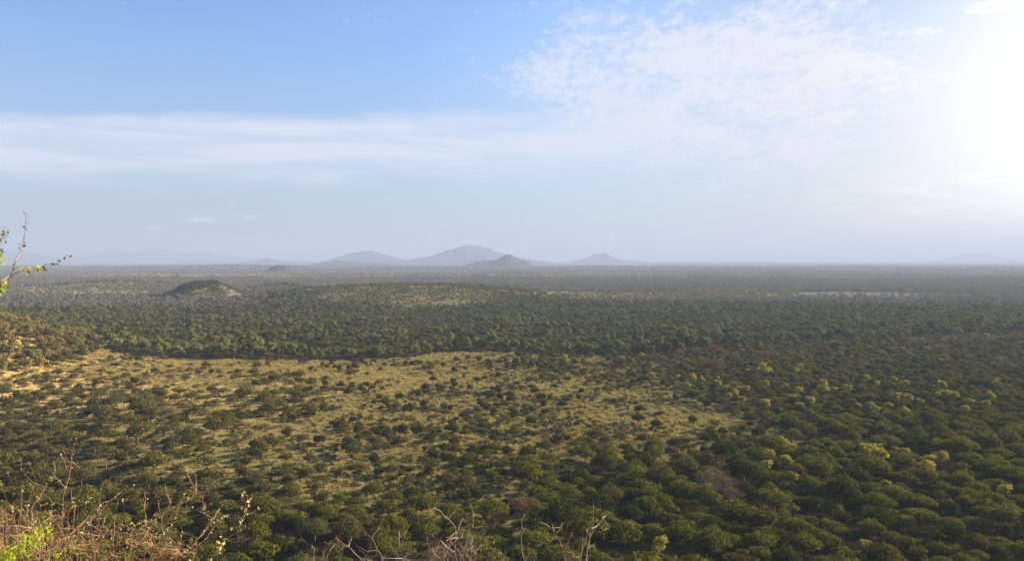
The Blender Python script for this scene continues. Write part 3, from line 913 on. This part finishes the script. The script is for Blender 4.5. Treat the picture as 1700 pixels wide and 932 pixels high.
# per kind, the ones that show largest stand as single trees; the rest is woodland
LIMIT = {'acacia_tree': 292, 'flat_topped_acacia': 285, 'round_bush': 250, 'yellow_flowering_tree': 160, 'olive_tree': 270, 'round_dark_tree': 200, 'brown_tree': 100}
existing = {}
for o in COL.objects:
    if o.type == 'EMPTY':
        k = o.name.split('.')[0]; existing[k] = existing.get(k, 0) + 1
ZONE = lambda px, py: 'in the thicket' if (px > 950 or py > 830) else ('on the grassland' if px < 560 else 'on the clearing')
stuff = []
bykind = {}
for c in cand:
    x, y = c[1], c[2]
    px, py = project(x, y, float(height(x, y)) + 2.5)
    c.append(px); c.append(py)
    seen = -10 < px < 1710 and py < 940
    if c[0] in LIMIT and seen and not (px < 200 and py > 930):
        bykind.setdefault(c[0], []).append(c)
    else:
        stuff.append(c)
for k, lst in bykind.items():
    lst.sort(key=lambda c: -c[3] / c[2])
    n = LIMIT[k] - existing.get(k, 0)
    for c in lst[:n]:
        grp = {'acacia_tree': 'umbrella acacias of the thicket', 'flat_topped_acacia': 'flat-topped acacias of the grassland', 'round_bush': 'round bushes on the grass',
               'yellow_flowering_tree': 'yellow-crowned trees among the green acacias', 'olive_tree': 'dull olive trees', 'round_dark_tree': 'dark round trees', 'brown_tree': 'rusty brown trees'}[k]
        place_tree(k, c[1], c[2], c[3] / WIDTH[k], None, (grp, ZONE(c[5], c[6])), c[4])
    stuff += lst[n:]
print('single trees', {k: min(len(v), LIMIT[k]) for k, v in bykind.items()}, 'rest', len(stuff))


# ---- woodland and scrub as stuff: geometry-node instances of whole plants
def joined(pair, name):
    cr, tr = pair
    V, Q, T, M = [], [], [], []
    n = 0
    for k, me_ in enumerate((cr, tr)):
        v = np.empty(len(me_.vertices) * 3, np.float32); me_.vertices.foreach_get('co', v)
        q = np.empty(len(me_.loops), np.int32); me_.loops.foreach_get('vertex_index', q)
        tt = np.empty(len(me_.polygons), np.float32); me_.attributes['tint'].data.foreach_get('value', tt)
        V.append(v.reshape(-1, 3)); Q.append(q.reshape(-1, 4) + n); T.append(tt); M.append(np.full(len(tt), k)); n += len(V[-1])
    me_ = new_mesh(name, np.vstack(V), np.vstack(Q), (cr.materials[0], tr.materials[0]), np.concatenate(M), np.concatenate(T))
    return me_


def scatter(name, label, sources, X, Y, S, SZ, IDX, kind='stuff'):
    coll = bpy.data.collections.new(name + '_kinds')
    for k, me_ in enumerate(sources):
        o = bpy.data.objects.new('%s_kind_%02d' % (name, k), me_)
        coll.objects.link(o)
    X = np.asarray(X, float); Y = np.asarray(Y, float)
    Z = height(X, Y)
    me = bpy.data.meshes.new(name)
    me.vertices.add(len(X)); me.vertices.foreach_set('co', np.stack([X, Y, Z], 1).astype(np.float32).ravel())
    for nm, typ, dat in (('idx', 'INT', np.asarray(IDX, np.int32)), ('rz', 'FLOAT', rng.uniform(0, 6.283, len(X)).astype(np.float32))):
        a = me.attributes.new(nm, typ, 'POINT'); a.data.foreach_set('value', dat)
    a = me.attributes.new('sc', 'FLOAT_VECTOR', 'POINT')
    a.data.foreach_set('vector', np.stack([S, S, np.asarray(S) * np.asarray(SZ)], 1).astype(np.float32).ravel())
    o = link(name, me)
    ng = bpy.data.node_groups.new(name, 'GeometryNodeTree')
    ng.interface.new_socket('Geometry', in_out='INPUT', socket_type='NodeSocketGeometry')
    ng.interface.new_socket('Geometry', in_out='OUTPUT', socket_type='NodeSocketGeometry')
    N = ng.nodes.new; L = ng.links.new
    gi, go, ip, ci = N('NodeGroupInput'), N('NodeGroupOutput'), N('GeometryNodeInstanceOnPoints'), N('GeometryNodeCollectionInfo')
    ci.inputs['Collection'].default_value = coll; ci.inputs['Separate Children'].default_value = True; ci.inputs['Reset Children'].default_value = True
    mp = N('GeometryNodeMeshToPoints')
    L(gi.outputs[0], mp.inputs[0]); L(mp.outputs[0], ip.inputs['Points']); L(ci.outputs[0], ip.inputs['Instance'])
    ip.inputs['Pick Instance'].default_value = True

    def attr(nm, dt):
        a = N('GeometryNodeInputNamedAttribute'); a.data_type = dt; a.inputs['Name'].default_value = nm
        return a.outputs['Attribute']
    L(attr('idx', 'INT'), ip.inputs['Instance Index'])
    cx = N('ShaderNodeCombineXYZ'); L(attr('rz', 'FLOAT'), cx.inputs[2]); L(cx.outputs[0], ip.inputs['Rotation'])
    L(attr('sc', 'FLOAT_VECTOR'), ip.inputs['Scale'])
    L(ip.outputs[0], go.inputs[0])
    md = o.modifiers.new('scatter', 'NODES'); md.node_group = ng
    return tag(o, label, kind=kind)


SRC, SIDX = [], {}
for k, lst in K.items():
    if k in ('bare_tree', 'reddish_tree'):
        continue
    SIDX[k] = []
    for p in lst[:4]:
        SIDX[k].append(len(SRC)); SRC.append(joined(p, 'woodland_' + k))
SIDX['forest'] = []
for s_, hh, r2 in ((101, 10, 4.4), (102, 8.8, 4.6), (103, 11, 4.2), (104, 9.4, 4.0), (105, 8.2, 4.8)):
    SIDX['forest'].append(len(SRC)); SRC.append(joined(tall_kind(s_, M_FOREST, hh, r2), 'forest_tree'))
for s_, mm, hh in ((106, M_DARK, 9.2), (107, M_OLIVE, 7.5), (108, M_SCRUB, 8.0), (109, M_ACACIA, 6.5)):
    SIDX['forest'].append(len(SRC)); SRC.append(joined(tall_kind(s_, mm, hh, 4.4), 'forest_tree'))
SIDX['spur'] = []
for s_, mm in ((111, M_OLIVE), (112, M_TAN), (113, M_FOREST), (114, M_TAN), (115, M_SCRUB)):
    SIDX['spur'].append(len(SRC)); SRC.append(joined(tall_kind(s_, mm, 6.5, 4.3, 0.5), 'hillside_tree'))
WIDTH['forest'] = 8.8; WIDTH['spur'] = 8.6
groups_ = {'woodland': [], 'forest': [], 'hillside_bush': []}
for c in stuff:
    k = c[0]
    groups_['forest' if k == 'forest' else ('hillside_bush' if k == 'spur' else 'woodland')].append(c)
GL = {'woodland': 'acacia woodland and bushes filling the plain below the hill', 'forest': 'tall dense green forest belt beyond the grass clearing',
      'hillside_bush': 'russet and green bushes covering the hillside at the left edge'}
for gname, lst in groups_.items():
    if not lst:
        continue
    ks = sorted({i for c in lst for i in SIDX[c[0]]})
    remap = {g: n for n, g in enumerate(ks)}
    IDX = [remap[SIDX[c[0]][int(rng.integers(len(SIDX[c[0]])))]] for c in lst]
    scatter(gname, GL[gname], [SRC[i] for i in ks], [c[1] for c in lst], [c[2] for c in lst], np.array([c[3] / WIDTH[c[0]] for c in lst]),
            np.array([c[4] for c in lst]), IDX)

# beyond 1.1 km: simpler trees, ever smaller in the view
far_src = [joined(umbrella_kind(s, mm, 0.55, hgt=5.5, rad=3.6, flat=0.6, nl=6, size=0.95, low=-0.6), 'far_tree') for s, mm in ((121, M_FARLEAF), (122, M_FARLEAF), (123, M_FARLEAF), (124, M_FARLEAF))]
n = 60000
X, Y = sample(n, 1030, 2600)
d_, c_, f_, s_, sp_, fpx, fpy = landcover(X, Y)
kp = (rng.random(n) < np.clip(c_ * 1.0, 0, 1)) & (Y > np.interp(fpx, LIMX, LIMY)) & (((X + 510) / 58) ** 2 + ((Y - 1300) / 60) ** 2 > 1)
X, Y = X[kp], Y[kp]
S = rng.uniform(0.55, 1.25, len(X)) * (1 + np.clip((Y - 1150) / 3000, 0, 1))
scatter('far_woodland', 'dark bush country stretching away behind the forest belt', far_src, X, Y, S, rng.uniform(0.8, 1.25, len(X)), rng.integers(0, 4, len(X)))
n = 52000
X, Y = sample(n, 2600, 6500)
c_ = fbm(X / 700, Y / 420, 131, 4)
kp = rng.random(n) < np.clip((c_ - 0.36) * 4.5, 0.12, 1)
X, Y = X[kp], Y[kp]
S = rng.uniform(0.9, 1.9, len(X)) * (1 + np.clip((Y - 2600) / 4500, 0, 1))
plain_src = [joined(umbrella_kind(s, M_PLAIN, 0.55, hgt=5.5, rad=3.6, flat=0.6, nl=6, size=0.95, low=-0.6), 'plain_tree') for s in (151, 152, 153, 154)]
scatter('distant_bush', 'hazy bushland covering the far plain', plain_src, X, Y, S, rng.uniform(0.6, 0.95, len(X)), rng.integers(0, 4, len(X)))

# the knolls beyond the forest carry dark bush
kx, ky = [], []
for (cx_, cy_, sx_, sy_, n_) in ((-512, 1292, 24, 26, 620), (-455, 1555, 46, 50, 260), (-880, 1750, 100, 70, 420), (-590, 1330, 70, 40, 160)):
    a_ = rng.normal(cx_, sx_, n_); b_ = rng.normal(cy_, sy_, n_)
    kx += list(a_); ky += list(b_)
kx = np.array(kx); ky = np.array(ky)
knoll_src = [joined(umbrella_kind(s, mm, 0.55, hgt=4.2, rad=2.8, flat=0.6, nl=6, size=0.8, low=-0.6), 'knoll_tree') for s, mm in ((125, M_DARK), (126, M_ACACIA), (127, M_DARK))]
scatter('knoll_bush', 'dark bush covering the small rocky knolls beyond the forest belt', knoll_src, kx, ky, rng.uniform(0.6, 1.3, len(kx)), rng.uniform(0.8, 1.2, len(kx)), rng.integers(0, 3, len(kx)))

# low scrub and grass tufts on the open ground
scrub_src = []
for s_, mm in ((131, M_SCRUB), (132, M_DARK), (133, M_SCRUB), (134, M_OLIVE)):
    cr, tr = bush_kind(s_, mm, 1.3, 1.0, 0.26, 0.8, 5)
    scrub_src.append(joined((cr, tr), 'scrub'))
n = 52000
X, Y = sample(n, 150, 640)
d_, c_, f_, s_, sp_, fpx, fpy = landcover(X, Y)
pz = fbm(X / 22, Y / 13, 141, 3)
kp = (f_ < 0.3) & (rng.random(n) < np.clip(0.20 + (pz - 0.5) * 3.4 + c_ * 0.5 - 0.7 * d_, 0.01, 1))
X, Y = X[kp], Y[kp]
S = rng.uniform(0.35, 1.25, len(X)) ** 1.3
scatter('scrub', 'low dark scrub dotted over the open grassland', scrub_src, X, Y, S, rng.uniform(0.7, 1.2, len(X)), rng.integers(0, 4, len(X)))


def tuft(seed):
    rnd = np.random.default_rng(seed); g = Geo()
    nb = 46
    a = rnd.uniform(0, 6.283, nb); r = rnd.uniform(0, 0.45, nb)
    P = np.stack([r * np.cos(a), r * np.sin(a), np.zeros(nb)], 1)
    out_ = np.stack([np.cos(a), np.sin(a), np.zeros(nb)], 1) * rnd.uniform(0.05, 0.35, (nb, 1)) + np.array([0, 0, 1]) * rnd.uniform(0.35, 0.75, (nb, 1))
    sd = np.cross(out_, rnd.normal(0, 1, (nb, 3))); sd /= np.linalg.norm(sd, axis=1, keepdims=True); sd *= 0.045
    V = np.stack([P - sd, P + sd, P + out_ + sd * 0.3, P + out_ - sd * 0.3], 1).reshape(-1, 3)
    g.add(V, np.arange(4 * nb).reshape(-1, 4), rnd.random(nb))
    return g.mesh('tuft', M_GRASS)


n = 90000
X, Y = sample(n, 150, 560)
d_, c_, f_, s_, sp_, fpx, fpy = landcover(X, Y)
kp = (f_ < 0.3) & (rng.random(n) < np.clip(1.0 - c_ * 1.15, 0, 1))
X, Y = X[kp], Y[kp]
scatter('grass', 'dry yellow grass tufts on the clearings', [tuft(1), tuft(2), tuft(3)], X, Y, rng.uniform(0.7, 1.8, len(X)), rng.uniform(0.7, 1.1, len(X)), rng.integers(0, 3, len(X)))

# ------------------------------------------------------------------ shrubs on the slope just below the camera
def twig_mat(name, a, b):
    m_, t = material(name)
    nf = t.noise(t.n('ShaderNodeTexCoord').outputs['Object'], 9.0, 5, 0.6)
    ps = t.n('ShaderNodeBsdfPrincipled')
    t.put(ps.inputs['Base Color'], t.mix(t.sm(nf, 0.35, 0.65), a, b)); ps.inputs['Roughness'].default_value = 0.75
    finish(t, ps.outputs[0])
    return m_


M_TWIG = twig_mat('reddish_bark', (0.20, 0.10, 0.06), (0.35, 0.20, 0.13))
M_DEAD = twig_mat('dead_bark', (0.17, 0.11, 0.085), (0.40, 0.29, 0.235))
M_BUD = foliage_mat('pale_buds', (0.34, 0.30, 0.13), (0.46, 0.40, 0.20), (0.62, 0.58, 0.34), 0.35, 0.7)
M_DRYLEAF = foliage_mat('dry_brown_leaves', (0.12, 0.055, 0.03), (0.18, 0.09, 0.05), (0.27, 0.16, 0.085), 0.3, 0.6)
M_FRESH = foliage_mat('fresh_leaves', (0.20, 0.27, 0.03), (0.26, 0.33, 0.04), (0.42, 0.44, 0.06), 0.45, 0.6)
M_SMALL = foliage_mat('small_green_leaves', (0.07, 0.10, 0.025), (0.10, 0.13, 0.03), (0.20, 0.20, 0.06), 0.35, 0.6)
PXM = lambda Y: Y / F0


class Shrub:
    def __init__(s, name, label, cat, base, twig, Y, group=None):
        bx, by = base
        s.root = empty(name, (bx, by, float(height(bx, by))))
        tag(s.root, label, cat, group)
        s.base = s.root.location.copy(); s.Y = Y; s.twig = twig
        s.wood, s.fine = Geo(), Geo()
        s.leaves = {}
        s.rnd = np.random.default_rng(int(abs(bx * 100) + by * 31) + 5)

    def P(s, px, py, dy=0.0):
        return at(px, py, s.Y + dy) - s.base

    def stem(s, pix, r0=3.2, r1=0.8, dy=None, thorns=0.6, buds=None, root=False, side=0.5, budsize=2.0):
        """pix: pixel polyline; radii in half photo pixels at this distance"""
        k = PXM(s.Y) * 0.33
        dy = s.rnd.uniform(-0.35, 0.35) if dy is None else dy
        pts = [s.P(x, y, dy + 0.05 * i * s.rnd.normal()) for i, (x, y) in enumerate(pix)]
        if root:
            low = pts[0]
            b = Vector((s.rnd.normal(0, 0.05), s.rnd.normal(0, 0.05), -0.05))
            mid = low.lerp(b, 0.45) + Vector(((low.x - b.x) * 0.15, 0, -0.05))
            pts = [b, mid] + pts
        # subdivide and wobble
        fine = []
        for a, b in zip(pts, pts[1:]):
            m_ = max(2, int((b - a).length / 0.05))
            for q in range(m_):
                fine.append(a.lerp(b, q / m_) + Vector(s.rnd.normal(0, 0.0045, 3)))
        fine.append(pts[-1])
        n = len(fine)
        rad = [k * (r0 + (r1 - r0) * (i / (n - 1)) ** 0.8) for i in range(n)]
        s.wood.tube(fine, rad, 6)
        for i in range(1, n - 1):
            p = fine[i]; d = (fine[i + 1] - fine[i - 1]).normalized()
            if s.rnd.random() < thorns:
                v = Vector(s.rnd.normal(0, 1, 3)); v = (v - d * v.dot(d)).normalized() * s.rnd.uniform(0.015, 0.04) + d * 0.008
                s.fine.tube([p, p + v], [k * 0.8, k * 0.25], 4)
            if s.rnd.random() < side * 0.35 and (not root or i > n * 0.35):
                v = Vector(s.rnd.normal(0, 1, 3)); v.y *= 0.6
                v = (v - d * v.dot(d)).normalized() * 0.8 + d * 0.7
                L = s.rnd.uniform(0.05, 0.17)
                q1 = p + v * L * 0.5; q2 = p + v * L + Vector((0, 0, L * 0.3))
                s.fine.tube([p, q1, q2], [rad[i] * 0.6, k * 0.9, k * 0.45], 4)
                if buds: s.bud(q2, buds, 3, budsize)
            if buds and (not root or i > n * 0.3):
                s.bud(p.lerp(fine[i + 1], s.rnd.random()), buds, 1 + int(s.rnd.random() < 0.7), budsize)
                if s.rnd.random() < 0.6: s.bud(p.lerp(fine[i - 1], s.rnd.random()), buds, 1, budsize)
        return fine

    def bud(s, p, mat, n, size):
        P_ = np.array([tuple(p)] * n) + s.rnd.normal(0, size * 0.7 * PXM(s.Y), (n, 3))
        V, Q = leaf_quads(P_, s.rnd.normal(0, 1, (n, 3)), size * PXM(s.Y), s.rnd, 0.8, 1.6)
        s.leaves.setdefault(mat.name, (mat, Geo()))[1].add(V, Q, s.rnd.random(n))

    def done(s):
        link('branch', s.wood.mesh('branch', s.twig), s.root)
        if s.fine.V:
            link('twigs', s.fine.mesh('twigs', s.twig), s.root)
        for k_, (m_, g) in s.leaves.items():
            link('leaves', g.mesh('leaves', m_), s.root)


b1 = at(150, 932, 4.6)
sh = Shrub('thorn_bush', 'tangled reddish-brown thorn bush with pale buds filling the lower left corner', 'bush', (b1.x, 4.6), M_TWIG, 4.6)
B = M_BUD
for pix in ([(95, 925), (103, 862), (109, 812), (118, 776), (121, 753), (127, 726)],
            [(60, 905), (50, 847), (70, 818), (88, 791)],
            [(110, 930), (129, 894), (162, 844), (200, 819)],
            [(150, 935), (159, 906), (165, 835), (172, 803)],
            [(185, 935), (188, 900), (191, 865), (196, 829)],
            [(209, 935), (235, 876), (265, 856), (323, 826)],
            [(262, 940), (273, 894), (268, 860), (262, 832)],
            [(268, 940), (285, 885), (300, 835), (316, 809)],
            [(240, 938), (265, 920), (323, 903), (347, 876), (385, 853)],
            [(20, 940), (40, 880), (44, 847), (56, 803)],
            [(10, 940), (30, 870), (38, 830), (38, 806)],
            [(0, 930), (4, 870), (6, 845)],
            [(80, 935), (85, 860), (84, 810)],
            [(125, 930), (122, 860), (119, 812)]):
    sh.stem(pix, 3.4, 1.0, root=True, buds=B, side=0.9)
for pix in ([(109, 812), (91, 791), (89, 765)], [(113, 779), (100, 753)], [(120, 768), (134, 778)], [(243, 868), (241, 840), (240, 818)],
            [(329, 823), (320, 800), (310, 782)], [(335, 823), (352, 803), (385, 785)], [(328, 818), (325, 788)], [(300, 835), (335, 823)], [(335, 823), (340, 845), (353, 862)],
            [(353, 862), (332, 850)], [(353, 862), (365, 845), (376, 829)], [(282, 837), (274, 803)], [(118, 830), (135, 819)]):
    sh.stem(pix, 2.0, 0.8, buds=B, side=0.4)
rd = random.Random(4)
for i in range(100):                                     # the tangle of fine shoots at the bottom
    x = rd.uniform(-30, 270) if i % 3 else rd.uniform(-30, 130)
    y0 = rd.uniform(885, 965)
    top = 832 + max(0, x - 60) * 0.22 + rd.uniform(0, 70)
    if top > y0 - 15: continue
    ln_ = rd.uniform(-48, 48)
    sh.stem([(x, y0), (x + ln_ * 0.5 + rd.uniform(-8, 8), (y0 + top) / 2), (x + ln_, top)], 1.7, 0.7, dy=rd.uniform(-0.5, 0.5), buds=B if rd.random() < 0.45 else None, side=1.0, budsize=1.9)
for i in range(70):                                      # low cross twigs
    x = rd.uniform(-20, 320); y0 = rd.uniform(880, 945)
    sh.stem([(x, y0), (x + rd.uniform(10, 25) * rd.choice((-1, 1)), y0 - rd.uniform(5, 14)), (x + rd.uniform(15, 50) * rd.choice((-1, 1)), y0 - rd.uniform(-5, 30))], 1.5, 0.7, dy=rd.uniform(-0.5, 0.5), buds=B if rd.random() < 0.5 else None, side=0.8, budsize=2.2)
for i in range(520):                                    # small rusty dry leaves inside the bush
    x = rd.uniform(-30, 300); yt = 862 + max(0, x - 60) * 0.20
    sh.bud(sh.P(x, rd.uniform(yt, 945), rd.uniform(-0.5, 0.5)), M_DRYLEAF if i % 3 else M_SMALL, 3, 2.6)
sh.done()

b2 = at(362, 932, 4.9)
sh = Shrub('budding_shrub', 'single pale leafy shoot rising right of the reddish thorn bush', 'shrub', (b2.x, 4.9), M_TWIG, 4.9)
sh.stem([(348, 935), (368, 903), (394, 882), (409, 847), (419, 817)], 2.4, 0.9, root=True, buds=B, side=1.6, budsize=4.2)
sh.stem([(409, 850), (400, 836)], 1.2, 0.6, buds=B, budsize=4.0)
sh.stem([(362, 935), (362, 905), (375, 890)], 1.6, 0.7, root=True, buds=B, side=1.5, budsize=4.5)
sh.stem([(300, 940), (296, 905), (302, 880)], 1.6, 0.7, root=True, buds=B, side=1.5, budsize=3.5)
sh.done()

b3 = at(55, 932, 4.1)
sh = Shrub('fern_leaved_shoot', 'bright yellow-green feathery shoots low in the bottom left corner', 'shrub', (b3.x, 4.1), M_TWIG, 4.1)
for pix in ([(5, 940), (20, 925), (45, 905), (80, 880)], [(60, 945), (90, 930), (118, 918)], [(-10, 935), (5, 922), (18, 915)], [(30, 940), (45, 915), (50, 895)]):
    f_ = sh.stem(pix, 1.5, 0.6, root=True, side=0.0, thorns=0.0)
    f_ = f_[int(len(f_) * 0.62):]
    for a in f_:
        for q in range(5):
            v = Vector(sh.rnd.normal(0, 1, 3)).normalized() * sh.rnd.uniform(0.015, 0.05)
            sh.bud(a + v, M_FRESH, 3, 4.2)
sh.done()


def dead(name, label, px0, Y, stems, extra=0, spread=30, top=880):
    b = at(px0, 932, Y)
    s_ = Shrub(name, label, 'shrub', (b.x, Y), M_DEAD, Y, 'leafless grey shrubs at the bottom edge')
    for i, pix in enumerate(stems):
        s_.stem(pix, 3.6 if i < 2 else 2.4, 1.1, root=pix[0][1] > 920, buds=None, side=0.9, thorns=0.9)
    r_ = random.Random(px0)
    for i in range(extra):
        x = px0 + r_.uniform(-spread, spread); ty = top + r_.uniform(0, 40)
        s_.stem([(x, 940), (x + r_.uniform(-12, 12), (940 + ty) / 2), (x + r_.uniform(-25, 25), ty)], 1.9, 0.8, root=True, side=1.0, thorns=0.8)
    s_.done()


dead('leafless_shrub', 'leafless grey shrub at the bottom edge with sprawling forked branches, leftmost', 600, 4.3,
     [[(604, 935), (577, 908), (556, 903), (538, 901)], [(636, 935), (620, 905), (610, 890)], [(657, 935), (662, 905), (663, 883)], [(577, 908), (560, 898), (558, 891)],
      [(634, 930), (668, 928), (697, 932)], [(521, 940), (521, 912), (518, 906)], [(545, 940), (535, 915)], [(577, 908), (584, 895)], [(658, 912), (668, 903)], [(520, 925), (545, 932)]], 6, 80, 900)
dead('leafless_shrub', 'dense spiky leafless shrub in the middle of the bottom edge', 757, 4.1,
     [[(755, 935), (757, 876), (739, 859), (720, 843)], [(762, 935), (775, 900), (783, 870), (768, 862)], [(757, 885), (768, 862)], [(765, 918), (784, 893)], [(754, 918), (735, 900), (722, 894)],
      [(785, 875), (781, 836)], [(757, 880), (778, 882)], [(746, 863), (757, 848)], [(735, 935), (742, 900), (757, 885)], [(775, 935), (790, 920), (800, 905)], [(715, 940), (722, 915), (740, 905)],
      [(745, 930), (770, 905)], [(770, 925), (748, 900)], [(760, 895), (740, 893)]], 14, 45, 885)
dead('leafless_shrub', 'single thin upright twig with a leafy tip at the bottom edge', 869, 4.4,
     [[(870, 935), (866, 890), (867, 865), (871, 853)], [(867, 878), (874, 880)], [(868, 860), (878, 853)]], 0)
dead('leafless_shrub', 'leafless forked shrub of two tall curved branches, right end of the bottom row', 955, 4.2,
     [[(941, 935), (930, 895), (917, 878), (896, 868)], [(972, 935), (979, 898), (985, 878), (1001, 862), (1005, 858)], [(1001, 862), (1013, 876)], [(919, 882), (917, 872)], [(925, 888), (930, 875)],
      [(981, 890), (972, 876)], [(978, 910), (986, 905)], [(962, 935), (970, 905), (975, 885)], [(985, 878), (992, 870)], [(940, 930), (952, 915)]], 6, 26, 905)

b4 = at(-40, 620, 3.4)
sh = Shrub('leafy_shrub', 'thin arching branches with small green leaves at the left edge', 'shrub', (b4.x - 0.15, 3.4), M_TWIG, 3.4)
sh.stem([(-70, 760), (-60, 600), (-25, 500), (0, 470), (16, 459)], 5.5, 2.2, root=True, dy=0.0, side=0.2, thorns=0.3)
G_ = M_SMALL
sh.stem([(16, 459), (27, 432), (36, 408), (43, 381), (44, 353)], 2.4, 0.8, dy=0.0, buds=G_, side=0.0, budsize=3.6)
sh.stem([(16, 459), (44, 450), (69, 445), (91, 438), (102, 434), (115, 422)], 2.4, 0.8, dy=0.0, buds=G_, side=0.0, budsize=3.6)
sh.stem([(-25, 500), (-14, 440), (-3, 410), (4, 395), (7, 382)], 2.2, 0.8, dy=0.05, buds=G_, side=0.2, budsize=4.2)
for (x, y, nn) in ((3, 475, 22), (0, 482, 14), (1, 432, 12), (-2, 418, 12), (50, 452, 5), (66, 448, 5), (28, 440, 4)):
    sh.bud(sh.P(x, y), M_FRESH, nn, 6.0)
sh.done()
